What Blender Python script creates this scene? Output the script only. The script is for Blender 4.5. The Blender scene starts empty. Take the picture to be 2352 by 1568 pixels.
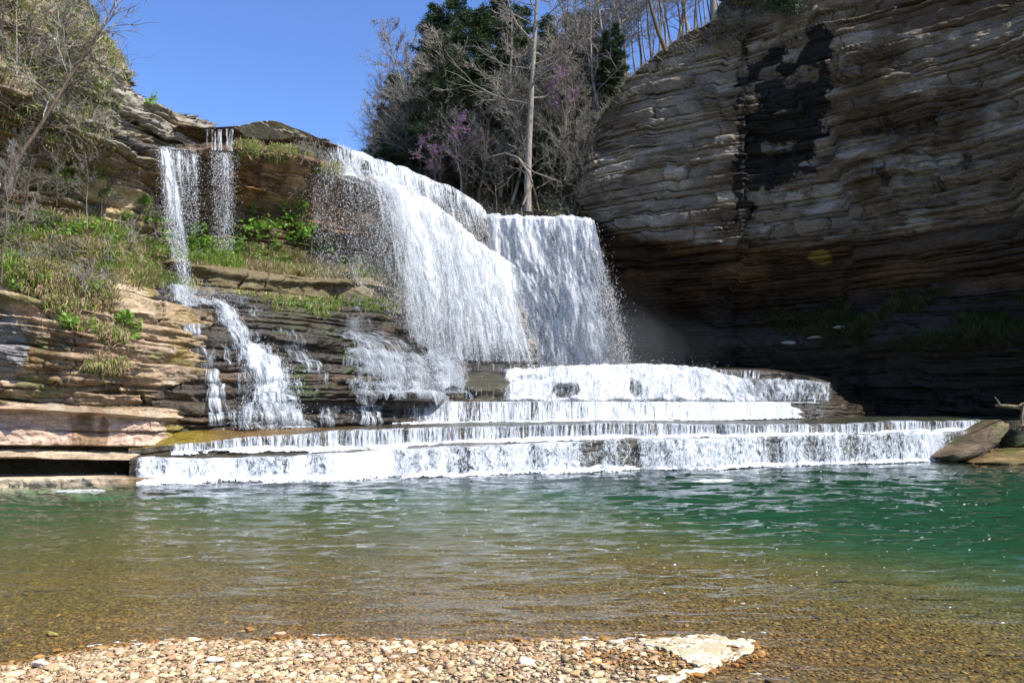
import bpy, math, random
import numpy as np
from mathutils import Vector

# ---------------------------------------------------------------- camera, sky, sun, exposure
sc = bpy.context.scene
COL = sc.collection
CAM_H, FPX, HORIZ = 2.6, 1824.0, 925.0          # eye height (m), focal length and horizon row in a 2352 x 1568 survey of the view
PITCH = math.atan((HORIZ - 784.0) / FPX)
cam_data = bpy.data.cameras.new('camera')
cam_data.sensor_width = 23.2
cam_data.lens = 23.2 * FPX / 2352.0
cam_data.clip_start, cam_data.clip_end = 0.1, 2000
cam = bpy.data.objects.new('camera', cam_data)
COL.objects.link(cam)
cam.location = (0, 0, CAM_H)
cam.rotation_euler = (math.pi / 2 + PITCH, 0, 0)
sc.camera = cam
sc.view_settings.view_transform = 'Standard'
sc.view_settings.look = 'None'
sc.view_settings.gamma = 1.0
sc.view_settings.use_curve_mapping = False
sc.view_settings.exposure = 0.95
sc.cycles.use_denoising = True
sc.cycles.transparent_max_bounces = 24
sc.cycles.max_bounces = 8
sc.cycles.caustics_reflective = False
sc.cycles.caustics_refractive = False

SUN_AZ, SUN_EL = math.radians(-25), math.radians(52)   # azimuth from +x (right), negative = toward the camera
world = bpy.data.worlds.new('World')
sc.world = world
world.use_nodes = True
wn = world.node_tree.nodes
wl = world.node_tree.links
sky = wn.new('ShaderNodeTexSky')
sky.sky_type = 'NISHITA'
sky.sun_disc = False
sky.sun_elevation = SUN_EL
sky.sun_rotation = math.pi / 2 - SUN_AZ
sky.altitude = 300
sky.air_density = 1.0
sky.dust_density = 0.6
sky.ozone_density = 4.0
hs = wn.new('ShaderNodeHueSaturation')
hs.inputs['Hue'].default_value = 0.512
hs.inputs['Saturation'].default_value = 1.16
wl.new(sky.outputs[0], hs.inputs['Color'])
wl.new(hs.outputs[0], wn['Background'].inputs['Color'])
wn['Background'].inputs['Strength'].default_value = 0.128
sun_d = bpy.data.lights.new('sun', 'SUN')
sun_d.energy = 4.6
sun_d.angle = math.radians(0.5)
sun_d.color = (1.0, 0.955, 0.88)
sun = bpy.data.objects.new('sun', sun_d)
COL.objects.link(sun)
SUN_DIR = Vector((math.cos(SUN_EL) * math.cos(SUN_AZ), math.cos(SUN_EL) * math.sin(SUN_AZ), math.sin(SUN_EL)))
sun.rotation_euler = SUN_DIR.to_track_quat('Z', 'Y').to_euler()

# ---------------------------------------------------------------- helpers
RNG = np.random.default_rng(11)
CP, SP = math.cos(PITCH), math.sin(PITCH)


def W(u, v, d):
    """point of the place at depth d (m) that the survey saw at column u, row v"""
    u, v, d = np.broadcast_arrays(np.asarray(u, float), np.asarray(v, float), np.asarray(d, float))
    zc = (784.0 - v) / FPX
    yd = CP - SP * zc
    k = d / yd
    return np.stack([(u - 1176.0) / FPX * k, d, CAM_H + (SP + CP * zc) * k], -1)


def V_of(z, d):
    """row at which height z shows at depth d"""
    q = (np.asarray(z, float) - CAM_H) / np.asarray(d, float)
    zc = (q * CP - SP) / (CP + SP * q)
    return 784.0 - zc * FPX


def UV_of(P):
    x, y, z = P[..., 0], P[..., 1], P[..., 2] - CAM_H
    f = y * CP + z * SP
    h = z * CP - y * SP
    return 1176 + FPX * x / f, 784 - FPX * h / f


def sstep(a, b, x):
    t = np.clip((x - a) / (b - a), 0, 1)
    return t * t * (3 - 2 * t)


def _hash(ix, iy, iz, seed):
    h = (ix.astype(np.int64) * 374761393 + iy.astype(np.int64) * 668265263 + iz.astype(np.int64) * 2147483647 + seed * 974634777) & 0xFFFFFFFF
    h = ((h ^ (h >> 13)) * 1274126177) & 0xFFFFFFFF
    h = ((h ^ (h >> 16)) * 2246822519) & 0xFFFFFFFF
    return ((h ^ (h >> 15)) & 0xFFFFFF) / float(0xFFFFFF)


def noise(x, y=0.0, z=0.0, seed=0):
    x, y, z = np.broadcast_arrays(np.asarray(x, float), np.asarray(y, float), np.asarray(z, float))
    ix, iy, iz = np.floor(x), np.floor(y), np.floor(z)
    fx, fy, fz = x - ix, y - iy, z - iz
    fx, fy, fz = (f * f * f * (f * (f * 6 - 15) + 10) for f in (fx, fy, fz))
    r = 0
    for a in (0, 1):
        for b in (0, 1):
            for c in (0, 1):
                w = (fx if a else 1 - fx) * (fy if b else 1 - fy) * (fz if c else 1 - fz)
                r = r + w * _hash(ix + a, iy + b, iz + c, seed)
    return r


def fbm(x, y=0.0, z=0.0, seed=0, o=4):
    r, a, t, f = 0, 1.0, 0, 1.0
    for i in range(o):
        r = r + a * noise(np.asarray(x) * f, np.asarray(y) * f, np.asarray(z) * f, seed + i * 17)
        t += a
        a *= 0.5
        f *= 2.03
    return r / t


def mesh_np(name, verts, faces, mat=None, parent=None, smooth=False, attrs=None, link=True):
    """verts (n,3), faces (m,3 or 4) or a list of such arrays -> linked mesh object"""
    if not isinstance(faces, (list, tuple)):
        faces = [faces]
    faces = [np.asarray(f, np.int32) for f in faces if len(f)]
    me = bpy.data.meshes.new(name)
    verts = np.asarray(verts, np.float32)
    me.vertices.add(len(verts))
    me.vertices.foreach_set('co', verts.ravel())
    loops = np.concatenate([f.ravel() for f in faces])
    sizes = np.concatenate([np.full(len(f), f.shape[1], np.int32) for f in faces])
    starts = np.concatenate([[0], np.cumsum(sizes)[:-1]]).astype(np.int32)
    me.loops.add(len(loops))
    me.loops.foreach_set('vertex_index', loops)
    me.polygons.add(len(sizes))
    me.polygons.foreach_set('loop_start', starts)
    me.polygons.foreach_set('loop_total', sizes)
    if smooth:
        me.polygons.foreach_set('use_smooth', np.ones(len(sizes), bool))
    for k, val in (attrs or {}).items():
        val = np.asarray(val, np.float32)
        if val.ndim == 2 and val.shape[1] == 4:
            at = me.attributes.new(k, 'FLOAT_COLOR', 'POINT')
            at.data.foreach_set('color', val.ravel())
        elif val.ndim == 2 and val.shape[1] == 3:
            at = me.attributes.new(k, 'FLOAT_VECTOR', 'POINT')
            at.data.foreach_set('vector', val.ravel())
        else:
            at = me.attributes.new(k, 'FLOAT', 'POINT')
            at.data.foreach_set('value', val.ravel())
    me.update(calc_edges=True)
    me.validate()
    if mat:
        me.materials.append(mat)
    o = bpy.data.objects.new(name, me)
    if link:
        COL.objects.link(o)
    if parent:
        o.parent = parent
    return o


def tag(o, label=None, cat=None, group=None, kind=None):
    if label: o['label'] = label
    if cat: o['category'] = cat
    if group: o['group'] = group
    if kind: o['kind'] = kind
    return o


def empty(name, loc, rz=0.0):
    o = bpy.data.objects.new(name, None)
    o.empty_display_size = 0.3
    COL.objects.link(o)
    o.location = loc
    o.rotation_euler = (0, 0, rz)
    return o


def copy_tree(o, parent=None):
    c = o.copy()
    COL.objects.link(c)
    if parent:
        c.parent = parent
    for ch in list(o.children):
        copy_tree(ch, c)
    return c


def grid_faces(nx, ny):
    i = np.arange(ny - 1)[:, None] * nx + np.arange(nx - 1)[None, :]
    return np.stack([i, i + 1, i + 1 + nx, i + nx], -1).reshape(-1, 4)


def catmull(t, p):
    """values p at 0..n-1, sampled at t (monotone-ish cubic)"""
    p = np.asarray(p, float)
    n = len(p)
    i = np.clip(np.floor(t).astype(int), 0, n - 2)
    f = t - i
    p0, p1, p2, p3 = p[np.maximum(i - 1, 0)], p[i], p[i + 1], p[np.minimum(i + 2, n - 1)]
    m1, m2 = (p2 - p0) / 2, (p3 - p1) / 2
    return (2 * f**3 - 3 * f**2 + 1) * p1 + (f**3 - 2 * f**2 + f) * m1 + (-2 * f**3 + 3 * f**2) * p2 + (f**3 - f**2) * m2


def loft(rows, nx, nys):
    """rows of (u, v, d) anchors (equal counts) -> grids P (ny,nx,3), u, v, s, t"""
    n = len(rows[0])
    t = np.linspace(0, n - 1, nx)
    R = []
    for r in rows:
        assert len(r) == n, (len(r), n)
        a = np.array(r, float)
        R.append(np.stack([catmull(t, a[:, 0]), catmull(t, a[:, 1]), catmull(t, a[:, 2])], -1))
    if isinstance(nys, int):
        nys = [nys] * (len(rows) - 1)
    out, tt = [], []
    for j in range(len(rows) - 1):
        f = np.linspace(0, 1, nys[j], endpoint=(j == len(rows) - 2))
        out.append(R[j][None] * (1 - f)[:, None, None] + R[j + 1][None] * f[:, None, None])
        tt.append(j + f)
    G = np.concatenate(out, 0)
    tt = np.concatenate(tt)
    P = W(G[..., 0], G[..., 1], G[..., 2])
    return P, G[..., 0], G[..., 1], np.broadcast_to(t[None], P.shape[:2]), np.broadcast_to(tt[:, None], P.shape[:2])


def grid_normals(P):
    dx = np.gradient(P, axis=1)
    dy = np.gradient(P, axis=0)
    n = np.cross(dx, dy)
    n /= np.linalg.norm(n, axis=-1, keepdims=True) + 1e-9
    to_cam = np.array([0, 0, CAM_H]) - P
    s = np.sign((n * to_cam).sum(-1, keepdims=True))
    return n * np.where(s == 0, 1, s)


def blur(a, k=2):
    for _ in range(k):
        p = np.pad(a, [(1, 1), (1, 1)] + [(0, 0)] * (a.ndim - 2), mode='edge')
        a = (p[:-2, 1:-1] + p[2:, 1:-1] + p[1:-1, :-2] + p[1:-1, 2:] + 2 * p[1:-1, 1:-1]) / 6
    return a


class Beds:
    """stack of rock beds: thickness, how far each sticks out, joints along it, colour"""
    def __init__(self, seed, zmin, zmax, tmin, tmax, power=1.6):
        r = np.random.default_rng(seed)
        b = [zmin]
        while b[-1] < zmax:
            b.append(b[-1] + tmin + (tmax - tmin) * r.random() ** power)
        self.b = np.array(b)
        self.r = r.random(len(b) + 1)
        self.f = 0.25 + r.random(len(b) + 1) * 1.3
        self.c = r.random(len(b) + 1)
        self.seed = seed

    def sample(self, h, a, joint=1.0, wav=0.12):
        """h: height grid, a: distance along -> protrusion (0..1), layer colour, notch (0..1)"""
        hw = h + wav * (fbm(a * 0.13, h * 0.25, 0, self.seed, 4) - 0.5) * 5 + 0.10 * (fbm(a * 1.1, h * 0.9, 3, self.seed, 3) - 0.5)
        k = np.clip(np.searchsorted(self.b, hw) - 1, 0, len(self.b) - 2)
        th = self.b[k + 1] - self.b[k]
        f = (hw - self.b[k]) / th
        fr = self.f[k] * joint
        cell = a * fr + self.r[k] * 91 + 0.9 * fbm(a * 0.7 * joint, h * 0.8, 1, self.seed, 3) + 0.10 * noise(a * 3, h * 5, 1, self.seed)
        ci = np.floor(cell)
        cf = cell - ci
        z0 = np.zeros_like(ci)
        blk = _hash(ci, k.astype(float), z0, self.seed + 5)
        nxt = _hash(ci + 1, k.astype(float), z0, self.seed + 5)
        w = sstep(0.86, 1.0, cf)
        blk = blk * (1 - w) + nxt * w
        edge = np.minimum(f, 1 - f) * th
        present = sstep(0.30, 0.60, fbm(a * 0.45, k * 3.7, 2, self.seed + 8, 3))
        notch = np.exp(-(edge / 0.05) ** 2) * (0.15 + 0.85 * present)
        has = _hash(ci, k.astype(float), z0 + 3, self.seed + 6) > 0.55
        jn = np.exp(-((1 - cf) / np.maximum(fr, .05) / 0.05) ** 2) * 0.8 * has
        return self.r[k], blk, np.maximum(notch, jn), self.c[k], f, k
# ---------------------------------------------------------------- materials
def new_mat(name):
    m = bpy.data.materials.new(name)
    m.use_nodes = True
    nt = m.node_tree
    nt.nodes.clear()
    out = nt.nodes.new('ShaderNodeOutputMaterial')
    return m, nt, out


def N(nt, kind, **kw):
    n = nt.nodes.new('ShaderNode' + kind)
    for k, v in kw.items():
        if k in n.inputs:
            n.inputs[k].default_value = v
        else:
            setattr(n, k, v)
    return n


def mathn(nt, op, a, b=None, clamp=False):
    n = nt.nodes.new('ShaderNodeMath')
    n.operation = op
    n.use_clamp = clamp
    for i, x in enumerate((a, b)):
        if x is None: continue
        if isinstance(x, (int, float)): n.inputs[i].default_value = x
        else: nt.links.new(x, n.inputs[i])
    return n.outputs[0]


def rock_material(name, scale=1.0, bump=0.5, stretch=5.0, wet_rough=0.26, lichen=0.0):
    """colour and wetness come from the mesh's own 'rock' attribute; grain, fine beds and pits from noise"""
    m, nt, out = new_mat(name)
    L = nt.links
    p = N(nt, 'BsdfPrincipled')
    at = N(nt, 'Attribute', attribute_name='rock')
    tc = N(nt, 'TexCoord')
    mp = N(nt, 'Mapping')
    mp.inputs['Scale'].default_value = (1, 1, stretch)
    L.new(tc.outputs['Object'], mp.inputs['Vector'])
    n1 = N(nt, 'TexNoise', Scale=1.6 * scale, Detail=9.0, Roughness=0.68)
    L.new(mp.outputs[0], n1.inputs['Vector'])
    n2 = N(nt, 'TexNoise', Scale=9.0 * scale, Detail=6.0, Roughness=0.7)
    L.new(tc.outputs['Object'], n2.inputs['Vector'])
    mr = N(nt, 'MapRange')
    mr.inputs['From Min'].default_value, mr.inputs['From Max'].default_value = 0.3, 0.7
    mr.inputs['To Min'].default_value, mr.inputs['To Max'].default_value = 0.58, 1.42
    L.new(n1.outputs[0], mr.inputs[0])
    mr2 = N(nt, 'MapRange')
    mr2.inputs['From Min'].default_value, mr2.inputs['From Max'].default_value = 0.3, 0.7
    mr2.inputs['To Min'].default_value, mr2.inputs['To Max'].default_value = 0.60, 1.42
    L.new(n2.outputs[0], mr2.inputs[0])
    mul = mathn(nt, 'MULTIPLY', mr.outputs[0], mr2.outputs[0])
    vm = N(nt, 'VectorMath', operation='SCALE')
    L.new(at.outputs['Color'], vm.inputs[0])
    L.new(mul, vm.inputs['Scale'])
    n3 = N(nt, 'TexNoise', Scale=5.5 * scale, Detail=8.0, Roughness=0.8)
    L.new(mp.outputs[0], n3.inputs['Vector'])
    lr = N(nt, 'MapRange')
    lr.inputs['From Min'].default_value, lr.inputs['From Max'].default_value = 0.56, 0.62
    lr.inputs['To Max'].default_value = lichen
    L.new(n3.outputs[0], lr.inputs[0])
    lm = N(nt, 'MixRGB')
    lv = N(nt, 'VectorMath', operation='SCALE')
    lv.inputs['Scale'].default_value = 2.1
    L.new(vm.outputs[0], lv.inputs[0])
    L.new(lr.outputs[0], lm.inputs[0])
    L.new(vm.outputs[0], lm.inputs[1])
    L.new(lv.outputs[0], lm.inputs[2])
    L.new(lm.outputs[0], p.inputs['Base Color'])
    rr = N(nt, 'MapRange')
    rr.inputs['To Min'].default_value, rr.inputs['To Max'].default_value = 0.92, wet_rough
    L.new(at.outputs['Alpha'], rr.inputs[0])
    L.new(rr.outputs[0], p.inputs['Roughness'])
    sp = N(nt, 'MapRange')
    sp.inputs['To Min'].default_value, sp.inputs['To Max'].default_value = 0.12, 0.42
    L.new(at.outputs['Alpha'], sp.inputs[0])
    L.new(sp.outputs[0], p.inputs['Specular IOR Level'])
    add = mathn(nt, 'ADD', n1.outputs[0], mathn(nt, 'MULTIPLY', n2.outputs[0], 0.45))
    b = N(nt, 'Bump', Strength=bump, Distance=0.12)
    L.new(add, b.inputs['Height'])
    L.new(b.outputs[0], p.inputs['Normal'])
    L.new(p.outputs[0], out.inputs[0])
    return m


M_ROCK = rock_material('layered_sandstone', 1.2, 0.7, 4.0, lichen=0.25)
M_CLIFF = rock_material('shaded_limestone', 1.9, 1.0, 4.0, lichen=0.75)
M_SOIL = rock_material('leaf_litter', 1.4, 0.8, 1.0)


def simple_mat(name, col, rough=0.8, var=0.3, scale=6.0, spec=0.2, trans=0.0, attr=None):
    m, nt, out = new_mat(name)
    L = nt.links
    p = N(nt, 'BsdfPrincipled', Roughness=rough)
    p.inputs['Specular IOR Level'].default_value = spec
    n = N(nt, 'TexNoise', Scale=scale, Detail=5.0)
    g = N(nt, 'NewGeometry')
    L.new(g.outputs['Position'], n.inputs['Vector'])
    mr = N(nt, 'MapRange')
    mr.inputs['From Min'].default_value, mr.inputs['From Max'].default_value = 0.3, 0.7
    mr.inputs['To Min'].default_value, mr.inputs['To Max'].default_value = 1 - var, 1 + var
    L.new(n.outputs[0], mr.inputs[0])
    vm = N(nt, 'VectorMath', operation='SCALE')
    if attr:
        a = N(nt, 'Attribute', attribute_name=attr)
        L.new(a.outputs['Color'], vm.inputs[0])
    else:
        vm.inputs[0].default_value = col[:3]
    L.new(mr.outputs[0], vm.inputs['Scale'])
    L.new(vm.outputs[0], p.inputs['Base Color'])
    if trans:
        t = N(nt, 'BsdfTranslucent')
        L.new(vm.outputs[0], t.inputs['Color'])
        mx = N(nt, 'MixShader', Fac=trans)
        L.new(p.outputs[0], mx.inputs[1])
        L.new(t.outputs[0], mx.inputs[2])
        L.new(mx.outputs[0], out.inputs[0])
    else:
        L.new(p.outputs[0], out.inputs[0])
    return m
# ---------------------------------------------------------------- rock masses
def in_poly(u, v, pts, warp=10.0, soft=0):
    """1 inside the survey outline pts, its edge roughened by noise"""
    uu = u + warp * (fbm(u * 0.03, v * 0.03, 1.3, 77, 3) - 0.5) * 2
    vv = v + warp * (fbm(u * 0.03, v * 0.03, 8.3, 78, 3) - 0.5) * 2
    ins = np.zeros(u.shape, bool)
    n = len(pts)
    for i in range(n):
        x1, y1 = pts[i]
        x2, y2 = pts[(i + 1) % n]
        if y1 == y2: continue
        c = ((y1 > vv) != (y2 > vv)) & (uu < (x2 - x1) * (vv - y1) / (y2 - y1) + x1)
        ins ^= c
    return ins.astype(float)


def blob(u, v, cu, cv, ru, rv, rough=0.5):
    q = ((u - cu) / ru) ** 2 + ((v - cv) / rv) ** 2
    q = q + rough * (fbm(u * 0.04, v * 0.04, 4, 55, 3) - 0.5) * 3
    return sstep(1.3, 0.6, q)


def mixc(c, col, w):
    return c * (1 - w[..., None]) + np.asarray(col, float) * w[..., None]


def carve(P, beds, amp=0.5, step=1.0, notch=0.25, joint=1.0, rough=0.12, dip=0.0, bw=0.55, wav=0.12, fine_k=1.0, fault=0.0):
    """turn a smooth surface into stacked beds; returns P, layer colour, notch, protrusion"""
    n = blur(grid_normals(P), 6)
    hn = n.copy()
    hn[..., 2] = 0
    L = np.linalg.norm(hn, axis=-1, keepdims=True)
    cot = np.clip(n[..., 2] / np.maximum(L[..., 0], 0.15), 0, 2.2)
    hn = hn / np.maximum(L, 0.15)
    a = np.cumsum(np.concatenate([np.zeros((P.shape[0], 1)), np.linalg.norm(np.diff(P[..., :2], axis=1), axis=-1)], 1), 1)
    a = np.broadcast_to(a.mean(0)[None], a.shape)
    h = P[..., 2] + dip * a
    if fault:
        cc = a * 0.16 + 1.5 * fbm(a * 0.15, P[..., 2] * 0.16, 5, beds.seed + 9, 3)
        ci = np.floor(cc)
        z0 = np.zeros_like(ci)
        ww = sstep(0.9, 1.0, cc - ci)
        h = h + fault * ((_hash(ci, z0, z0, beds.seed) - 0.5) * (1 - ww) + (_hash(ci + 1, z0, z0, beds.seed) - 0.5) * ww)
    r, blk, nt, c, f, k = beds.sample(h, a, joint, wav)
    th = (beds.b[np.minimum(k + 1, len(beds.b) - 1)] - beds.b[k])
    d = amp * ((1 - bw) * (r - 0.5) + bw * (blk - 0.5)) - notch * nt + step * f * th * cot
    fine = Beds(beds.seed + 100, beds.b[0], beds.b[-1], 0.05, 0.22)
    r2, b2, n2, c2, f2, k2 = fine.sample(h, a, joint * 2.2, wav * 0.8)
    msk = fine_k * sstep(0.38, 0.62, fbm(a * 0.22, h * 0.55, 7, beds.seed + 3, 4))
    d = d + msk * (0.16 * amp * (r2 - 0.5) + 0.24 * amp * (b2 - 0.5) - 0.35 * notch * n2)
    nt = np.maximum(nt, 0.6 * n2 * msk)
    c = 0.6 * c + 0.4 * blk
    c = c * (1 - 0.35 * msk) + 0.35 * msk * c2
    d = d - 0.35 * amp * (1 - f) ** 3 * (th > 0.3) * 0.5
    d = d + rough * (fbm(a * 1.3, h * 2.2, r, 31, 5) - 0.5) * 2.4
    d = d + 0.6 * amp * (fbm(a * 0.25, h * 0.3, 0, 32, 3) - 0.5) * 2
    P2 = P + hn * d[..., None]
    P2[..., 2] += 0.05 * (fbm(a * 1.1, h, 5, 33, 3) - 0.5) * np.minimum(cot, 1)
    return P2, c, nt, d, a, h


GR = {}


def ledge_wander(x, lvl=0):
    return 0.9 * (fbm(x * 0.28, lvl * 3.3, 0, 41, 3) - 0.5) + 0.35 * (fbm(x * 1.4, lvl * 3.3, 4, 42, 3) - 0.5)


def rock_obj(name, P, col, wet, mat, smooth=False):
    GR[name] = (P, U, V, T)
    ny, nx = P.shape[:2]
    rgba = np.concatenate([np.clip(col, 0.004, 1), np.clip(wet, 0, 1)[..., None]], -1).reshape(-1, 4)
    return mesh_np(name, P.reshape(-1, 3), grid_faces(nx, ny), mat, attrs={'rock': rgba}, smooth=smooth)


TAN, PINK, BROWN, DARK = (0.33, 0.265, 0.175), (0.42, 0.31, 0.235), (0.17, 0.105, 0.05), (0.035, 0.032, 0.028)
GREY, CREAM, OCHRE = (0.26, 0.245, 0.215), (0.52, 0.44, 0.31), (0.30, 0.17, 0.06)
MOSS, OLIVE, WETBR = (0.055, 0.075, 0.012), (0.165, 0.125, 0.014), (0.095, 0.06, 0.028)


def zip3(us, vs, ds):
    return [tuple(x) for x in zip(us, vs, ds)]


def back_row(row, dd, dz=0.0):
    out = []
    for u, v, d in row:
        z = W(u, v, d)[2] + dz
        out.append((1176 + (u - 1176) * d / (d + dd), float(V_of(z, d + dd)), d + dd))
    return out


# --- upper falls cliff: lip, first drop, mid ledge, recessed wall, planted ledge
lip = zip3([395, 470, 545, 600, 660, 745, 850, 950, 1050, 1112],
           [292, 292, 289, 279, 281, 323, 373, 406, 448, 493],
           [35.5, 36, 37, 37.6, 38.8, 41.5, 44.5, 47.5, 50.5, 53])
mid_b = zip3([395, 470, 545, 600, 660, 745, 850, 950, 1050, 1112],
             [345, 343, 345, 346, 352, 392, 428, 482, 555, 602],
             [36.6, 37.1, 38.1, 39.4, 40.6, 42.8, 44.9, 47.8, 50.6, 52.8])
mid_f = zip3([372, 455, 545, 610, 680, 765, 880, 990, 1085, 1168],
             [350, 347, 350, 354, 366, 402, 438, 497, 575, 632],
             [34.6, 34.9, 35.8, 36.8, 38, 40, 42.8, 45.4, 47.8, 49.8])
wall_m = zip3([375, 455, 545, 610, 680, 768, 885, 1010, 1115, 1200],
              [470, 470, 475, 480, 485, 500, 560, 640, 700, 720],
              [36.4, 36.8, 37.7, 38.6, 39.6, 41.4, 43.3, 45.6, 47.4, 49.1])
wall_b = zip3([375, 455, 545, 610, 680, 768, 890, 1040, 1140, 1243],
              [575, 580, 592, 600, 606, 616, 640, 800, 830, 838],
              [36.4, 36.9, 37.8, 38.8, 40, 41.8, 43.4, 46, 47.3, 48.3])
ledge_f = zip3([375, 455, 545, 610, 680, 770, 890, 1040, 1140, 1243],
               [602, 626, 640, 648, 652, 655, 672, 842, 846, 850],
               [34, 34.6, 35.4, 36.4, 37.6, 39.5, 41.5, 45, 46.2, 47])
ledge_b = zip3([375, 455, 545, 610, 680, 770, 890, 1040, 1140, 1243],
               [650, 672, 700, 722, 712, 700, 715, 870, 870, 870],
               [33.7, 34.2, 35.1, 36, 37.4, 39.3, 41.3, 44.8, 46, 46.8])
P, U, V, S, T = loft([back_row(lip, 26), back_row(lip, 1.2, -0.02), lip, mid_b, mid_f, wall_m, wall_b, ledge_f, ledge_b], 460, [6, 5, 44, 10, 70, 70, 24, 30])
beds_f = Beds(5, -2, 32, 0.2, 1.3)
P, c, nt, d, A, Hh = carve(P, beds_f, 0.85, 0.5, 0.24, 0.8, 0.16, fine_k=1.3)
dry = sstep(560, 640, U) * sstep(790, 700, U)
col = mixc(np.ones(P.shape) * np.array((0.10, 0.068, 0.038)), BROWN, c)
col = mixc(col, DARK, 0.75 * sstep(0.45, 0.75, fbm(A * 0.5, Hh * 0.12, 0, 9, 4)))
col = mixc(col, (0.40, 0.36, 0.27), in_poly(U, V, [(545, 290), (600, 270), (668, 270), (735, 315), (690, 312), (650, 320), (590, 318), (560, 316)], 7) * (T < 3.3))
col = mixc(col, (0.03, 0.026, 0.022), in_poly(U, V, [(545, 318), (640, 326), (700, 330), (760, 380), (700, 360), (560, 345)], 6) * (T < 3.3) * .8)  # darkens the rock beneath the lip slab: overhang shade put into the colour
col = mixc(col, DARK, (T > 2.55) * (T < 3.6) * sstep(0.2, 0.6, noise(A * .4, Hh, 0, 4)) * 0.7)  # undercut behind the first drop darkened, its shade painted in
col = mixc(col, (0.36, 0.235, 0.115), blob(U, V, 655, 430, 70, 70) * 0.75 * sstep(0.3, 0.6, c))
col = mixc(col, (0.22, 0.115, 0.04), blob(U, V, 560, 425, 60, 40) * 0.8)
col = mixc(col, (0.19, 0.10, 0.04), blob(U, V, 740, 470, 45, 50) * 0.8)
mossm = sstep(0.52, 0.62, fbm(A * 0.6, Hh * 0.9, 2, 15, 4)) * sstep(480, 560, V)
col = mixc(col, MOSS, 0.85 * mossm * (U < 960))
veg = sstep(6.0, 6.4, T) * (U < 980)
col = mixc(col, (0.13, 0.10, 0.05), veg * 0.9)
wet = np.clip(0.55 + 0.4 * sstep(760, 830, U) - 0.35 * dry * sstep(360, 330, V), 0, 1)
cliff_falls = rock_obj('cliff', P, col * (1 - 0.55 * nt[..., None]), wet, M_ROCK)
tag(cliff_falls, 'layered brown sandstone cliff under the waterfall lip with a mossy recess', kind='structure')

# --- terraces below the falls
tu = [350, 420, 500, 600, 700, 800, 900, 1000, 1098, 1255, 1450, 1600, 1780, 1910, 2010]
tA = zip3(tu, [632, 640, 655, 685, 690, 685, 695, 815, 830, 836, 838, 842, 848, 866, 880], [35, 35.2, 35.5, 36.3, 37.8, 39.8, 42, 46, 47.5, 48.5, 49, 49, 48, 46.5, 50])
tB = zip3(tu, [665, 680, 690, 715, 730, 745, 765, 834, 836, 839, 843, 847, 853, 877, 890], [33.2, 33.4, 33.8, 34.6, 36, 37.8, 39.8, 44.2, 45.4, 46.6, 47, 47, 46.5, 45, 50])
tC = zip3(tu, [700, 715, 725, 750, 765, 790, 810, 850, 851, 855, 859, 860, 871, 890, 898], [32, 32.2, 32.7, 33.5, 34.8, 36.5, 38.2, 43.6, 45.1, 46.3, 46.7, 46.7, 46.1, 44.8, 49.5])
tD = zip3(tu, [730, 745, 760, 780, 795, 815, 835, 860, 856, 858, 864, 868, 878, 900, 908], [31.2, 31.4, 31.9, 32.6, 33.8, 35.4, 37, 42.5, 44.2, 45.2, 45.6, 45.6, 45, 44, 49])
tE = zip3(tu, [840, 860, 870, 880, 885, 895, 905, 917, 919, 921, 921, 921, 922, 924, 928], [29.6, 29.8, 30.2, 30.8, 31.9, 33.2, 34.8, 38.5, 40.2, 41.2, 41.4, 41.5, 41.5, 41.5, 47])
tF = zip3(tu, [890, 905, 912, 920, 920, 920, 922, 923, 924, 924, 924, 925, 925, 926, 932], [29, 29.2, 29.6, 30.2, 31.2, 32.4, 33.8, 36.6, 37.2, 37.6, 37.8, 38, 38.6, 39, 45])
tG = zip3(tu, [985, 985, 983, 980, 976, 973, 972, 970, 968, 966, 965, 963, 960, 959, 958], [28.4, 28.8, 29.3, 30, 31, 32, 33.4, 35.8, 36.6, 37, 37.2, 37.5, 38, 38.6, 44])
TERR = [back_row(tA, 9), tA, tB, tC, tD, tE, tF, tG, [(u, float(V_of(W(u, v, d)[2] - 1.5, d - 0.1)), d - 0.1) for u, v, d in tG]]
TERR_NY = [6, 34, 30, 30, 60, 14, 50, 12]
P, U, V, S, T = loft(TERR, 560, TERR_NY)
beds_t = Beds(8, -3, 14, 0.16, 0.75, 1.3)
lefty = sstep(1060, 960, U)
P[..., 1] += ledge_wander(P[..., 0], 3) * (1 - lefty) * sstep(1.5, 2.5, T)
P1, c, nt, d, A, Hh = carve(P, beds_t, 0.6, 0.9, 0.13, 0.5, 0.14, fine_k=0.5)
P2, _, _, _, _, _ = carve(P, beds_t, 0.16, 0.0, 0.06, 0.7, 0.06)
P = P1 * lefty[..., None] + P2 * (1 - lefty[..., None])
P = P + (np.array([0.0, -0.6, 0.35]) * (blob(U, V, 1110, 890, 66, 26, 0.15) * (1 - lefty))[..., None])
col = mixc(np.ones(P.shape) * np.array((0.04, 0.033, 0.024)), (0.09, 0.056, 0.027), c)
col = mixc(col, (0.018, 0.016, 0.013), 0.7 * sstep(0.45, 0.7, fbm(A * 0.5, Hh * 1.2, 0, 19, 4)))
col = mixc(col, (0.15, 0.095, 0.045), sstep(640, 480, U) * sstep(700, 800, V) * sstep(0.3, 0.6, c) * 0.8)
col = mixc(col, OLIVE, in_poly(U, V, [(350, 735), (420, 760), (450, 845), (430, 862), (375, 830)], 8) * 0.95)
col = mixc(col, OLIVE, in_poly(U, V, [(345, 700), (440, 762), (400, 790), (350, 745)], 8) * 0.7)
col = mixc(col, MOSS, 0.9 * sstep(0.52, 0.6, fbm(A * 0.7, Hh * 1.0, 3, 25, 4)) * blob(U, V, 690, 840, 120, 90))
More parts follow.
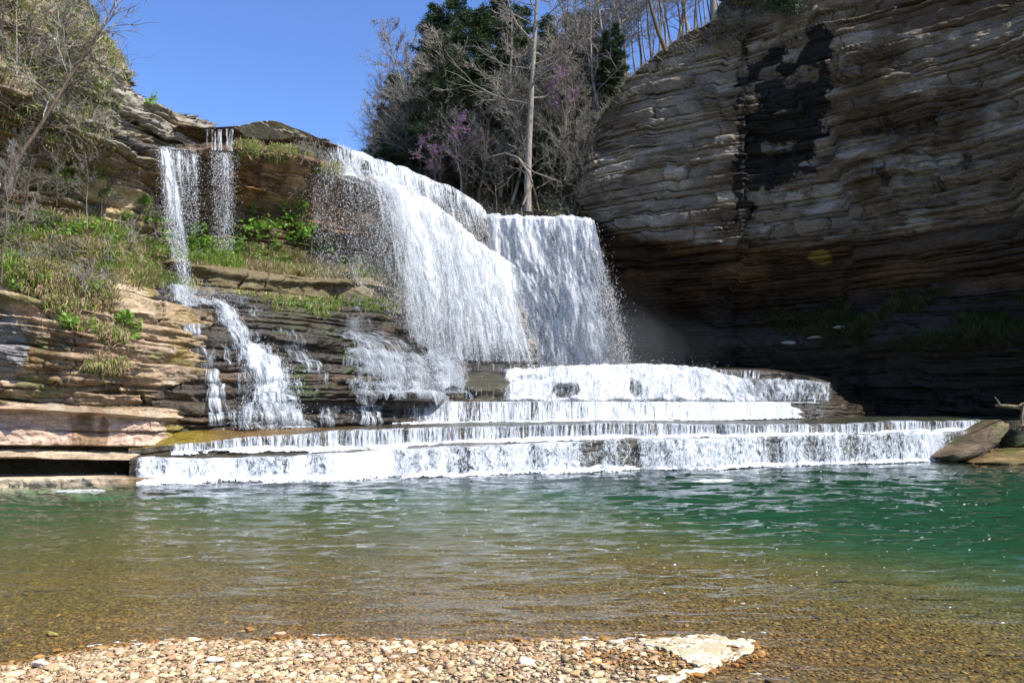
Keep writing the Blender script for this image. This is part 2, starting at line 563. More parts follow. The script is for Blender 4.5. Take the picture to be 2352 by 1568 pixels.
col = mixc(col, MOSS, 0.7 * sstep(0.5, 0.62, fbm(A * 0.7, Hh * 1.0, 4, 26, 4)) * sstep(760, 700, V) * (U > 560))
col = mixc(col, (0.075, 0.07, 0.035), blob(U, V, 1110, 890, 80, 32) * 0.8)
wet = np.clip(0.75 + 0.25 * noise(A, Hh, 1, 3), 0, 1)
col = col * 0.62
terr = rock_obj('rock_terraces', P, col * (1 - 0.5 * nt[..., None]), wet, M_ROCK)
terr_grid = (P.copy(), U.copy(), V.copy())
tag(terr, 'dark wet stepped rock terraces below the falls', kind='structure')

# --- two wide low shelves at the pool
su = [300, 400, 480, 560, 740, 900, 1100, 1378, 1600, 1792, 2000, 2165, 2300, 2420]
k2b = zip3(su, [1000, 990, 986, 982, 979, 975, 971, 965, 963, 961, 959, 957, 956, 955], [28.6, 28.8, 29.2, 30, 31.6, 33, 34.6, 37, 37.6, 38.2, 38.8, 39.4, 40, 40.5])
k2l = zip3(su, [1030, 1021, 1013, 1003, 995, 990, 984, 974, 975, 977, 972, 968, 964, 960], [27.6, 27.9, 28.2, 28.6, 29.5, 30.3, 31.3, 32.6, 33.6, 34.6, 36, 37.2, 38.2, 39])
k2f = zip3(su, [1045, 1036, 1034, 1031, 1028, 1023, 1013, 1003, 1001, 998, 993, 988, 985, 982], [27.5, 27.8, 28.1, 28.5, 29.4, 30.2, 31.2, 32.5, 33.5, 34.5, 35.9, 37.1, 38.1, 38.9])
k1l = zip3(su, [1056, 1054, 1052, 1050, 1048, 1040, 1028, 1014, 1008, 1003, 998, 993, 988, 985], [26.9, 27.0, 27.2, 27.4, 27.9, 28.5, 29.4, 30.8, 32.1, 33.7, 35.2, 36.4, 37.4, 38.2])
k1f = [(u, float(V_of(-0.6, d - 0.12)), d - 0.12) for u, v, d in k1l]
SHELF = [back_row(k2b, 6), k2b, k2l, k2f, k1l, k1f]
P, U, V, S, T = loft(SHELF, 640, [5, 26, 26, 22, 40])
beds_s = Beds(3, -2, 6, 0.2, 0.6)
P, c, nt, d, A, Hh = carve(P, beds_s, 0.14, 0.0, 0.05, 0.4, 0.06)
P[..., 1] += ledge_wander(P[..., 0], 1) * sstep(1.2, 2.0, T) * sstep(3.6, 2.9, T) + ledge_wander(P[..., 0], 2) * sstep(3.0, 3.8, T)
P[..., 2] += 0.14 * (fbm(P[..., 0] * 0.5, 0, 0, 43, 3) - 0.5) * sstep(1.0, 2.0, T)
col = mixc(np.ones(P.shape) * np.array((0.05, 0.042, 0.026)), (0.13, 0.078, 0.028), sstep(900, 600, U) * (T < 2.2))
col = mixc(col, OLIVE, sstep(560, 420, U) * 0.85 * (T < 2.05))
col = mixc(col, (0.02, 0.03, 0.018), (T < 2.05) * sstep(1000, 1300, U) * 0.6)
col = col * (0.8 + 0.4 * fbm(A * .6, T * 3, 0, 2, 3))[..., None]
shelf = rock_obj('rock_shelf', P, col, np.ones(U.shape), M_ROCK, smooth=True)
tag(shelf, 'two wide low rock shelves at the edge of the pool under running water', kind='structure')

# --- left bank
lu = [-220, -60, 60, 160, 240, 300, 350, 385, 420, 470]
def LR(v, d, dd=1.3): return zip3(lu, v, [x + dd for x in d])
L0 = LR([300, 340, 400, 440, 480, 520, 560, 580, 600, 620], [29, 30.5, 31.5, 32.5, 33.3, 34, 34.5, 34.8, 35, 35.5])
L1 = LR([640, 640, 650, 630, 615, 640, 657, 674, 692, 702], [26.5, 27, 27.6, 28.4, 29.3, 30, 30.6, 31, 31.4, 31.9], 1.0)
L2 = LR([720, 720, 735, 722, 716, 722, 730, 740, 752, 765], [26, 26.3, 26.9, 27.5, 28.2, 28.8, 29.4, 29.8, 30.3, 30.8], 0.9)
L3 = LR([880, 880, 880, 880, 880, 882, 885, 888, 890, 895], [25, 25.2, 25.6, 26.1, 26.6, 27.1, 27.5, 27.9, 28.4, 29.2])
L4 = LR([932, 932, 935, 942, 947, 952, 955, 959, 963, 967], [24.75, 24.95, 25.25, 25.65, 26.15, 26.55, 26.95, 27.4, 28, 28.8])
L4b = LR([940, 940, 943, 950, 955, 960, 963, 967, 971, 976], [24.6, 24.8, 25.1, 25.5, 26.0, 26.4, 26.8, 27.25, 27.85, 28.6])
L5 = LR([1021, 1021, 1022, 1024, 1025, 1025, 1024, 1022, 1017, 1010], [24.2, 24.4, 24.7, 25.1, 25.6, 26.0, 26.4, 26.8, 27.2, 28.2], 1.25)
L6 = LR([1027, 1027, 1028, 1030, 1032, 1034, 1034, 1032, 1027, 1020], [25.5, 25.6, 25.8, 26.2, 26.7, 27.1, 27.6, 28, 28.6, 29.4])
L7 = LR([1031, 1031, 1032, 1034, 1036, 1038, 1039, 1038, 1034, 1030], [24.7, 24.8, 25.1, 25.4, 25.8, 26.2, 26.8, 27.4, 28.1, 29])
L8 = LR([1052, 1052, 1053, 1054, 1055, 1056, 1056, 1055, 1053, 1048], [24.1, 24.2, 24.5, 24.8, 25.2, 25.7, 26.4, 27.1, 27.9, 29])
L9 = LR([1056, 1056, 1057, 1058, 1060, 1061, 1062, 1063, 1063, 1060], [26.6, 26.6, 26.8, 27, 27.3, 27.7, 28.2, 28.7, 29.3, 30])
L10 = LR([1090, 1090, 1089, 1088, 1087, 1087, 1088, 1090, 1092, 1092], [26.2, 26.2, 26.3, 26.5, 26.7, 27.1, 27.6, 28, 28.4, 29])
L11 = LR([1101, 1101, 1100, 1098, 1096, 1096, 1097, 1099, 1101, 1103], [23.8, 23.8, 23.8, 23.9, 24.2, 24.7, 25.4, 25.9, 26.4, 26.8], 1.0)
L12 = [(u, float(V_of(-0.7, d - 0.05)), d - 0.05) for u, v, d in L11]
P, U, V, S, T = loft([L0, L1, L2, L3, L4, L4b, L5, L6, L7, L8, L9, L10, L11, L12], 420, [70, 46, 84, 34, 6, 46, 8, 8, 20, 8, 18, 10, 16])
beds_l = Beds(21, -2, 18, 0.22, 1.35, 1.3)
Pc, c, nt, d, A, Hh = carve(P, beds_l, 1.0, 0.7, 0.34, 0.45, 0.22, dip=0.03 + 0.20 * np.clip((P[..., 2] - 1.5) / 4.5, 0, 1.2), wav=0.2, fine_k=0.7, fault=0.5)
Pc[..., 1] += 0.6 * sstep(2.9, 3.7, T) * sstep(4.95, 4.75, T)
Pb, _, ntb, _, _, _ = carve(P, beds_l, 0.30, 0.0, 0.07, 0.5, 0.20, fine_k=0.8, wav=0.25)
slab = ((T > 4.9) & (T < 6.1)) | ((T > 7.5))
wsl = blur(slab.astype(float)[..., None], 3)
P = Pc * (1 - wsl) + Pb * wsl
P = P + grid_normals(blur(P, 4)) * (0.35 * (fbm(A * 0.45, Hh * 0.5, 2, 61, 2) - 0.5) * sstep(1.2, 2.0, T) * sstep(4.6, 4.0, T))[..., None]
col = mixc(np.ones(P.shape) * np.array(TAN), (0.36, 0.27, 0.19), c)
col = mixc(col, (0.21, 0.155, 0.10), 0.8 * sstep(0.42, 0.7, fbm(A * 0.35, Hh * 0.6, 0, 29, 4)))
col = mixc(col, (0.43, 0.31, 0.235), ((T > 4.7) & (T < 6.05)) * 0.9)
col = mixc(col, CREAM, sstep(1.0, 1.25, T) * sstep(2.05, 1.8, T) * in_poly(U, V, [(235, 600), (390, 660), (400, 735), (365, 760), (300, 735), (240, 680)], 8) * 0.9)
col = mixc(col, CREAM, (T > 7.6) * (T < 8.4) * 0.5)
col = mixc(col, CREAM, (T > 11) * sstep(260, 180, U) * 0.7)
col = mixc(col, (0.20, 0.125, 0.06), .75 * sstep(.50, .64, fbm(A * .5, Hh * .9, 13, 193, 5)) * (T > 1.1) * (T < 4.8))
col = mixc(col, (0.26, 0.23, 0.18), .5 * sstep(.52, .64, fbm(A * .4, Hh * .7, 23, 194, 5)) * (T > 1.1) * (T < 4.8))
col = mixc(col, (0.085, 0.095, 0.03), .7 * sstep(.56, .66, fbm(A * .7, Hh * 1.6, 33, 195, 5)) * (T > 1.1) * (T < 4.0))
stain = in_poly(U, V, [(45, 755), (185, 755), (235, 800), (215, 940), (255, 980), (240, 1024), (150, 1024), (150, 900), (75, 850)], 34) * sstep(.25, .5, fbm(A * 3.0, Hh * .25, 0, 192, 4))
col = mixc(col, (0.135, 0.075, 0.03), stain * (0.55 + 0.35 * noise(A * 1.5, Hh * 0.5, 0, 7)))
col = mixc(col, (0.19, 0.19, 0.19), in_poly(U, V, [(-300, 715), (25, 725), (75, 800), (60, 850), (-300, 850)], 8) * 0.9)
edge_u = 372 + 30 * sstep(720, 960, V) + 26 * (fbm(V * 0.03, 0, 0, 71, 3) - 0.5)
wetm = sstep(-8, 8, U - edge_u) * (V > 640)
col = mixc(col, OLIVE, wetm * 0.9 * sstep(0.35, 0.55, fbm(A * .4, Hh * .5, 0, 90, 3)))
col = mixc(col, WETBR, wetm * 0.75 * sstep(0.6, 0.45, fbm(A * .4, Hh * .5, 0, 90, 3)))
ol = np.maximum(in_poly(U, V, [(362, 690), (400, 705), (445, 745), (470, 850), (430, 864), (392, 842), (374, 765)], 8), in_poly(U, V, [(375, 968), (480, 975), (480, 1012), (395, 1020)], 6))
col = mixc(col, OLIVE, ol * (0.65 + .35 * noise(A * 2, Hh * 2, 0, 12)))
wetm = np.maximum(wetm, ol)
col = mixc(col, (0.02, 0.018, 0.015), ((T > 9.2) & (T < 11.0)) * 0.8)  # hollow under the slab painted near black to carry its shade
col = mixc(col, (0.27, 0.19, 0.12), 0.65 * sstep(.48, .62, fbm(A * .3, Hh * .5, 3, 191, 4)) * (T > 1.2) * (T < 4.7))
col = mixc(col, (0.12, 0.07, 0.03), (T > 11) * sstep(240, 320, U) * 0.9)
soil = sstep(1.25, 0.85, T + 0.25 * (fbm(U * 0.03, V * 0.03, 0, 5, 3) - 0.5))
col = mixc(col, (0.15, 0.125, 0.055), soil * 0.9)
wet = np.clip(0.85 * wetm + 0.5 * stain + 0.6 * (T > 11) * (U > 220), 0, 1)
nt = nt * (1 - wsl[..., 0]) + ntb * wsl[..., 0]
col = col * np.array([1.08, 1.06, 1.05])
lbank = rock_obj('rock_bank', P, col * (1 - 0.45 * nt[..., None]), wet, M_ROCK)
tag(lbank, 'sunlit tan and pink layered rock bank on the left of the pool', kind='structure')

# --- upper left cliff and hill
uu_ = [-250, -100, 50, 150, 235, 300, 360, 420, 478]
U0 = zip3(uu_, [-150, -80, 20, 95, 150, 203, 238, 268, 291], [26, 28, 30, 31.5, 33, 34.5, 35.5, 36.5, 37.5])
Ub = zip3([-250, -100, 40, 140, 200, 300, 390, 450, 500], [-700, -560, -400, -160, 60, 225, 270, 291, 300], [40, 42, 44, 46, 47, 48, 49, 49, 49])
U1 = zip3(uu_, [0, 40, 130, 200, 235, 265, 300, 325, 338], [25.4, 27.4, 29.4, 30.9, 32.4, 33.9, 34.9, 36, 37])
U2 = zip3(uu_, [20, 60, 150, 215, 250, 285, 318, 338, 346], [27, 29, 31, 32.4, 33.9, 35.4, 36.5, 37.4, 38.4])
U3 = zip3(uu_, [100, 140, 210, 262, 293, 318, 345, 353, 354], [25, 26.8, 28.6, 29.9, 31.2, 32.4, 33.8, 35.2, 36.6])
U4 = zip3(uu_, [130, 170, 235, 285, 322, 348, 372, 376, 370], [25, 26.8, 28.6, 29.9, 31.2, 32.4, 33.8, 35.3, 36.8])
U5 = zip3(uu_, [330, 340, 380, 420, 440, 450, 460, 465, 470], [26.8, 28.4, 30.2, 31.6, 33, 34.2, 35.5, 36.6, 37.6])
U6 = zip3(uu_, [460, 480, 520, 560, 575, 590, 600, 606, 612], [26.6, 28.2, 30, 31.5, 33, 34.4, 35.6, 36.6, 37.6])
P, U, V, S, T = loft([Ub, U0, U1, U2, U3, U4, U5, U6], 330, [40, 40, 8, 36, 16, 60, 60])
beds_u = Beds(33, 2, 40, 0.25, 1.2, 1.4)
P, c, nt, d, A, Hh = carve(P, beds_u, 0.95, 0.6, 0.32, 0.6, 0.22, wav=0.10, fine_k=1.6)
P = P + (0.9 * (fbm(A * 0.45, Hh * 0.5, 2, 62, 4) - 0.5) * (T < 5))[..., None] * np.array([0.3, -0.5, 0.7])
col = mixc(np.ones(P.shape) * np.array((0.30, 0.24, 0.155)), (0.24, 0.205, 0.155), c)
col = mixc(col, GREY, 0.7 * sstep(0.45, 0.62, fbm(A * .5, Hh * .5, 0, 14, 4)) * (T < 5))
col = mixc(col, (0.20, 0.115, 0.045), sstep(4.9, 5.3, T) * 0.75 * sstep(0.35, 0.6, fbm(A * .4, Hh * 1.4, 6, 24, 4)))
col = mixc(col, (0.46, 0.36, 0.21), sstep(4.9, 5.3, T) * 0.8 * sstep(0.66, 0.8, c))
col = mixc(col, (0.10, 0.065, 0.035), sstep(5.1, 5.6, T) * sstep(300, 380, U) * 0.85)
col = mixc(col, (0.16, 0.135, 0.06), sstep(0.42, 0.58, fbm(A * .35, Hh * .3, 3, 44, 4)) * sstep(260, 130, U) * 0.9 * (T < 4.6))
col = mixc(col, (0.09, 0.09, 0.095), (T > 3.6) * (T < 4.6) * blob(U, V, 310, 325, 60, 28) * 0.8)
wet = sstep(340, 400, U) * 0.7 * (T > 3.8)
ucliff = rock_obj('rock_rim', P, col * (1 - 0.6 * nt[..., None]), wet, M_ROCK)
tag(ucliff, 'tilted grey brown rock rim rising to the left of the falls', kind='structure')

# --- wall behind the right hand fall
fb0 = zip3([1098, 1150, 1220, 1290, 1340, 1358], [496, 502, 505, 505, 510, 517], [56, 55.6, 55, 54.4, 53.9, 53.5])
fb1 = zip3([1110, 1160, 1230, 1300, 1355, 1378], [600] * 6, [55.8, 55.3, 54.7, 54.1, 53.6, 53.2])
fb2 = zip3([1160, 1210, 1270, 1330, 1380, 1402], [700] * 6, [55.1, 54.6, 54.0, 53.4, 52.9, 52.5])
fb3 = zip3([1200, 1250, 1310, 1370, 1415, 1440], [850] * 6, [54.3, 53.8, 53.2, 52.6, 52.1, 51.7])
fb0, fb1, fb2, fb3 = (r_ + [(r_[-1][0] - 10, r_[-1][1], r_[-1][2] + 9)] for r_ in (fb0, fb1, fb2, fb3))
P, U, V, S, T = loft([back_row(fb0, 22), fb0, fb1, fb2, fb3], 120, [6, 40, 40, 50])
P, c, nt, d, A, Hh = carve(P, Beds(51, 2, 20, 0.2, 0.8), 0.6, 0.3, 0.2)
fwall = rock_obj('fall_wall', P, mixc(np.ones(P.shape) * np.array(DARK), (0.07, 0.05, 0.035), c), np.full(U.shape, 0.9), M_CLIFF)
tag(fwall, 'dark wet rock wall behind the right hand fall', kind='structure')

# --- right cliff
ru = [1320, 1345, 1400, 1460, 1550, 1698, 1712, 1850, 2000, 2200, 2450, 2700, 3500]
r2s = [60.5, 59.0, 57.6, 56.2, 54.6, 52.7, 52.5, 50, 47, 43, 38.5, 35.5, 32]
r2d = [60.5, 59.0, 57.6, 56.2, 54.5, 52.2, 52.3, 50, 47, 43, 38.5, 35.5, 32]
Rr = zip3(ru, [405, 340, 245, 172, 98, 15, -20, -230, -170, -60, -60, 150, 400], [64, 63, 61.6, 60, 58.4, 56, 56.0, 53.0, 51.2, 47.4, 43, 40, 36])
Rb = back_row(Rr, 14, 2.5)
R1 = zip3(ru, [428, 395, 350, 330, 300, 270, 270, 240, 205, 150, 80, 220, 480], [61.8, 60.3, 58.9, 57.4, 55.7, 53.2, 53.5, 51.7, 49.0, 45.1, 40.8, 38, 34])
R2 = zip3(ru, [455, 490, 520, 540, 552, 562, 562, 556, 535, 500, 455, 425, 520], r2d)
R3 = zip3(ru, [475, 515, 548, 568, 580, 588, 588, 586, 575, 555, 530, 510, 560], [x + 0.45 for x in r2s])
R4 = zip3(ru, [620, 630, 640, 650, 655, 660, 660, 660, 655, 645, 630, 610, 640], [x + 1.0 for x in r2s])
R5 = zip3(ru, [740, 740, 740, 740, 735, 730, 730, 715, 705, 690, 670, 650, 700], [x + q for x, q in zip(r2s, [1.6] * 5 + [1.2, .9, .6, .4, .2, .2, .2, .2])])
R6 = zip3(ru, [800, 800, 800, 800, 800, 795, 795, 790, 785, 780, 770, 760, 755], [x + q for x, q in zip(r2s, [1.2] * 4 + [.9, .3, -.4, -1.3, -1.6, -1.6, -1.4, -1.2, -1])])
R7 = zip3(ru, [850, 850, 850, 850, 850, 850, 850, 850, 850, 850, 850, 850, 860], [x + q for x, q in zip(r2s, [1.3] * 4 + [1, .6, 0, -.9, -1.0, -.6, 0, 0.3, 0])])
R8 = zip3(ru, [965] * 12 + [985], [61, 59.5, 58, 56.5, 54, 50.9, 50.5, 48.5, 46.5, 43, 41, 39, 34])
R9 = [(u, float(V_of(-1.0, d)), d) for u, v, d in R8]
P, U, V, S, T = loft([Rb, Rr, R1, R2, R3, R4, R5, R6, R7, R8, R9], 1000, [14, 150, 160, 24, 60, 50, 36, 26, 46, 4])
beds_r = Beds(77, -2, 60, 0.18, 1.15, 1.5)
P, c, nt, d, A, Hh = carve(P, beds_r, 0.9, 0.2, 0.28, 0.42, 0.16, bw=0.8, wav=0.05, fine_k=1.3, fault=0.9)
col = mixc(np.ones(P.shape) * np.array((0.125, 0.10, 0.075)), (0.175, 0.15, 0.12), c)
col = mixc(col, (0.27, 0.255, 0.225), 0.75 * sstep(0.52, 0.66, fbm(A * .55, Hh * 1.1, 0, 91, 5)))
col = mixc(col, (0.07, 0.048, 0.032), 0.8 * sstep(0.5, 0.68, fbm(A * .22, Hh * .5, 4, 92, 5)))
col = mixc(col, (0.26, 0.245, 0.22), sstep(1700, 1560, U) * (T < 3.1) * 0.35)  # paler left block: the extra light it catches is painted in
blk_poly = [(1722, 145), (1760, 120), (1830, 75), (1915, 60), (1905, 190), (1890, 340), (1880, 395), (1790, 420), (1745, 450), (1690, 465), (1690, 300), (1706, 200)]
streak = in_poly(U + 14 * (fbm(U * .12, V * .12, 3, 97, 3) - .5) * 2, V + 7 * (fbm(U * .10, V * .1, 1, 98, 3) - .5) * 2, blk_poly, 22)
lich = np.maximum(sstep(0.58, 0.62, fbm(A * .55, Hh * .9, 9, 93, 5)), np.maximum(blob(U, V, 1790, 335, 34, 16, 1.2), np.maximum(blob(U, V, 1850, 170, 34, 14, 1.2), blob(U, V, 1735, 400, 30, 12, 1.2))) * sstep(.40, .5, fbm(U * .08, V * .16, 2, 99, 3)))
col = mixc(col, (0.010, 0.009, 0.008), streak * (1 - 0.9 * lich) * 0.97)
for (cu, cv, a_, b_) in [(2040, 290, 26, 26), (2155, 262, 22, 18), (2030, 400, 11, 36), (2215, 368, 8, 26), (2000, 300, 40, 12), (1712, 480, 18, 40), (2150, 420, 14, 22)]:
    col = mixc(col, (0.025, 0.022, 0.020), blob(U + 10 * (fbm(U * .15, V * .04, 0, 88, 3) - .5) * 2, V, cu, cv, a_, b_, 1.2) * 0.8 * sstep(.3, .5, fbm(U * .12, V * .05, 5, 87, 3)))
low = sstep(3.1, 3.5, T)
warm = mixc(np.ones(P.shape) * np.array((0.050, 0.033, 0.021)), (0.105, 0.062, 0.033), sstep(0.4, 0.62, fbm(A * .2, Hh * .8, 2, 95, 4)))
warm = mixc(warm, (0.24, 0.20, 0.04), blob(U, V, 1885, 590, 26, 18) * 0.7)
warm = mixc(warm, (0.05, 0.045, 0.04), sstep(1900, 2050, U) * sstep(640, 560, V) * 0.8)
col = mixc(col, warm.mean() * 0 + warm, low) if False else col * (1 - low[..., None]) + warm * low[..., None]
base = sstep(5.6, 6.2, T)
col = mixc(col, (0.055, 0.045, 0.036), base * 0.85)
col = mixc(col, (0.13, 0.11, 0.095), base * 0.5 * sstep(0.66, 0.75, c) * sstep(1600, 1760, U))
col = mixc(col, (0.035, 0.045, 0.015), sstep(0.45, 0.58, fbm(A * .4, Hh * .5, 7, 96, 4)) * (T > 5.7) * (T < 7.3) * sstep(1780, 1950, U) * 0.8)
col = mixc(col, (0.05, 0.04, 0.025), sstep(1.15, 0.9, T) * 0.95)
col = mixc(col, (0.03, 0.026, 0.022), sstep(7.2, 7.8, T) * 0.8)  # foot of the cliff painted dark for the deep overhang shade
wet = np.clip(0.5 * sstep(5.5, 7, T) + 0.35 * streak, 0, 0.75)
joint = np.exp(-((U - 1706 - 5 * (fbm(V * .02, 0, 0, 89, 3) - .5)) / 3.0) ** 2) * (T < 3.0)
col = mixc(col, (0.012, 0.011, 0.010), joint * .9)
col = col * np.array([1.18, 1.13, 1.02]) * (1 - 0.42 * sstep(4.6, 6.2, T))[..., None] if False else mixc(col * np.array([1.18, 1.13, 1.02]), (0.022, 0.019, 0.016), sstep(4.4, 6.2, T) * 0.8)  # lower cliff darkened: wet rock, plus undercut shade put into its colour
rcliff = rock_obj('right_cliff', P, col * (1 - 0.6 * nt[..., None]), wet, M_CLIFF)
tag(rcliff, 'tall shaded layered cliff on the right with a black water stain', kind='structure')

# --- wooded hillside behind the falls
hu = [740, 860, 1000, 1150, 1300, 1420, 1560, 1660, 1800]
H0 = zip3(hu, [395, 385, 383, 358, 300, 215, 122, 55, -30], [96, 90, 84, 80, 76, 72, 69, 67, 64])
Hm = zip3(hu, [420, 410, 425, 425, 395, 330, 220, 140, 60], [80, 76, 72, 69, 66, 64, 63, 62, 61])
H1 = zip3(hu, [445, 440, 480, 512, 512, 480, 400, 340, 200], [66, 64, 62, 60.5, 60, 60, 60, 60, 59])
P, U, V, S, T = loft([back_row(H0, 40, -6), H0, Hm, H1, [(u, v + 60, d - 1) for u, v, d in H1]], 200, [8, 40, 50, 20])
n = grid_normals(P)
P = P + n * (1.4 * (fbm(P[..., 0] * .3, P[..., 1] * .3, P[..., 2] * .3, 12, 4) - 0.5) * 1.2)[..., None]
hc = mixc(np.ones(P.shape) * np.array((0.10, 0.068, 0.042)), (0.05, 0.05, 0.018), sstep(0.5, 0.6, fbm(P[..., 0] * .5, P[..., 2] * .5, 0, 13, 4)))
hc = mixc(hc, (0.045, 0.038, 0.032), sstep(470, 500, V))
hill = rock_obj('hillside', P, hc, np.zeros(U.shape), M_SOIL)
tag(hill, 'steep leaf-covered wooded hillside behind the falls', kind='structure')
HILL_P, HILL_U, HILL_V = P, U, V
# ---------------------------------------------------------------- pool bed, gravel spit, water
def ground_at(u, v, z=0.0):
    q = (784.0 - v) / FPX
    dy, dz = CP - SP * q, SP + CP * q
    d = (z - CAM_H) / dz * dy
    return np.array(W(u, v, d))


shore_px = [(-500, 1600), (-200, 1562), (0, 1530), (100, 1512), (220, 1491), (300, 1480), (440, 1468), (560, 1471), (700, 1466), (850, 1472), (1000, 1471),
            (1120, 1478), (1250, 1472), (1450, 1470), (1600, 1466), (1715, 1480), (1735, 1497), (1680, 1522), (1590, 1546), (1520, 1572), (1440, 1620)]
LAND = [tuple(ground_at(u, v)[:2]) for u, v in shore_px] + [(0.75, 5.0), (1.2, 3.2), (4, 1.0), (20, -2), (90, -6), (90, -60), (-90, -60), (-90, 0), (-20, 6.2)]


def land_sd(x, y):
    """signed distance to the water's edge, positive on land"""
    x = np.asarray(x, float); y = np.asarray(y, float)
    best = np.full(x.shape, 1e9)
    ins = np.zeros(x.shape, bool)
    n = len(LAND)
    for i in range(n):
        x1, y1 = LAND[i]; x2, y2 = LAND[(i + 1) % n]
        ex, ey = x2 - x1, y2 - y1
        t = np.clip(((x - x1) * ex + (y - y1) * ey) / (ex * ex + ey * ey + 1e-9), 0, 1)
        best = np.minimum(best, np.hypot(x - x1 - t * ex, y - y1 - t * ey))
        if y1 != y2:
            ins ^= ((y1 > y) != (y2 > y)) & (x < ex * (y - y1) / ey + x1)
    return np.where(ins, best, -best)


def bed_z(x, y):
    s = land_sd(x, y) + 0.22 * (fbm(x * 0.9, y * 0.9, 0, 66, 4) - 0.5)
    land = np.minimum(0.10 * s, 0.16 + 0.03 * s)
    w = -s
    k = 0.42 + 0.75 * sstep(0, 8, x)
    sh = 0.045 * (1 - np.exp(-w / 0.35)) + 0.011 * w + 0.016 * np.maximum(w * k - 1.6, 0) ** 1.35  # apparent depth: refraction lifts the bed
    z = np.where(s > 0, np.minimum(land, 0.9), -np.minimum(sh, 1.0))
    return z + 0.015 * (fbm(x * 2.2, y * 2.2, 0, 67, 3) - 0.5)


gx = np.concatenate([np.linspace(-90, -12, 40), np.linspace(-11.8, 11.8, 420), np.linspace(12, 90, 40)])
gy = np.concatenate([np.linspace(-60, 3, 24), np.linspace(3.2, 14, 230), np.linspace(14.2, 62, 120)])
GX, GY = np.meshgrid(gx, gy)
GZ = bed_z(GX, GY)
sd = land_sd(GX, GY)
gc = mixc(np.ones(GX.shape + (3,)) * np.array((0.36, 0.27, 0.16)), (0.30, 0.155, 0.035), sstep(0.3, -0.2, sd))
gc = mixc(gc, (0.30, 0.16, 0.024), sstep(-0.5, -2.5, sd))
gc = mixc(gc, (0.11, 0.11, 0.045), sstep(-0.25, -0.8, GZ))


def gravel_material():
    m, nt, out = new_mat('pebble_bed')
    L = nt.links
    p = N(nt, 'BsdfPrincipled', Roughness=0.85)
    at = N(nt, 'Attribute', attribute_name='rock')
    g = N(nt, 'NewGeometry')
    vo = N(nt, 'TexVoronoi', Scale=19.0)
    wn_ = N(nt, 'TexNoise', Scale=7.0, Detail=3.0)
    ad = N(nt, 'VectorMath', operation='ADD')
    sc_ = N(nt, 'VectorMath', operation='SCALE')
    sc_.inputs['Scale'].default_value = 0.06
    L.new(g.outputs['Position'], wn_.inputs['Vector'])
    L.new(wn_.outputs['Color'], sc_.inputs[0])
    L.new(g.outputs['Position'], ad.inputs[0])
    L.new(sc_.outputs[0], ad.inputs[1])
    L.new(ad.outputs[0], vo.inputs['Vector'])
    hsv = N(nt, 'SeparateColor')
    L.new(vo.outputs['Color'], hsv.inputs[0])
    mr = N(nt, 'MapRange')
    mr.inputs['To Min'].default_value, mr.inputs['To Max'].default_value = 0.5, 1.3
    L.new(hsv.outputs[0], mr.inputs[0])
    dist = N(nt, 'MapRange')
    dist.inputs['From Min'].default_value, dist.inputs['From Max'].default_value = 0.25, 0.6
    dist.inputs['To Min'].default_value, dist.inputs['To Max'].default_value = 1.0, 0.35
    L.new(vo.outputs['Distance'], dist.inputs[0])
    vm = N(nt, 'VectorMath', operation='SCALE')
    L.new(at.outputs['Color'], vm.inputs[0])
    L.new(mathn(nt, 'MULTIPLY', mr.outputs[0], dist.outputs[0]), vm.inputs['Scale'])
    L.new(vm.outputs[0], p.inputs['Base Color'])
    b = N(nt, 'Bump', Strength=0.9, Distance=0.03)
    b.invert = True
    L.new(vo.outputs['Distance'], b.inputs['Height'])
    L.new(b.outputs[0], p.inputs['Normal'])
    L.new(p.outputs[0], out.inputs[0])
    return m


M_BED = gravel_material()
bed = mesh_np('ground', np.stack([GX, GY, GZ - 0.012], -1).reshape(-1, 3), grid_faces(len(gx), len(gy)), M_BED, smooth=True,
              attrs={'rock': np.concatenate([gc, np.zeros(GX.shape + (1,))], -1).reshape(-1, 4)})
tag(bed, 'brown pebbly pool bed rising to a gravel bank', kind='structure')

# --- water surface
def wave_h(x, y):
    d = np.maximum(-land_sd(x, y), 0.0)
    wx = x + 0.5 * (fbm(x * 0.5, y * 0.5, 0, 72, 2) - 0.5)
    h = 0.085 * (fbm(wx * 0.34, y * 1.0, 0.3, 70, 3) - 0.5)
    h = h + 0.075 * (1 - np.abs(2 * fbm(wx * 0.55 + 0.15 * y, y * 1.8, 1.7, 71, 3) - 1) ** 1.0 - 0.6)
    h = h + 0.026 * (fbm(wx * 2.2, y * 4.6, 4.1, 73, 2) - 0.5)
    ch = 0.26 * (fbm(x * 0.8, y * 1.0, 5.0, 74, 4) - 0.5)
    amp = 0.16 + 0.36 * sstep(0.1, 0.9, d) + 0.48 * sstep(0.8, 5.0, d)
    calm = 1.25 + 0.3 * sstep(-7, 3, x)
    return h * amp * calm + ch * sstep(8, 19, d) * 0.55


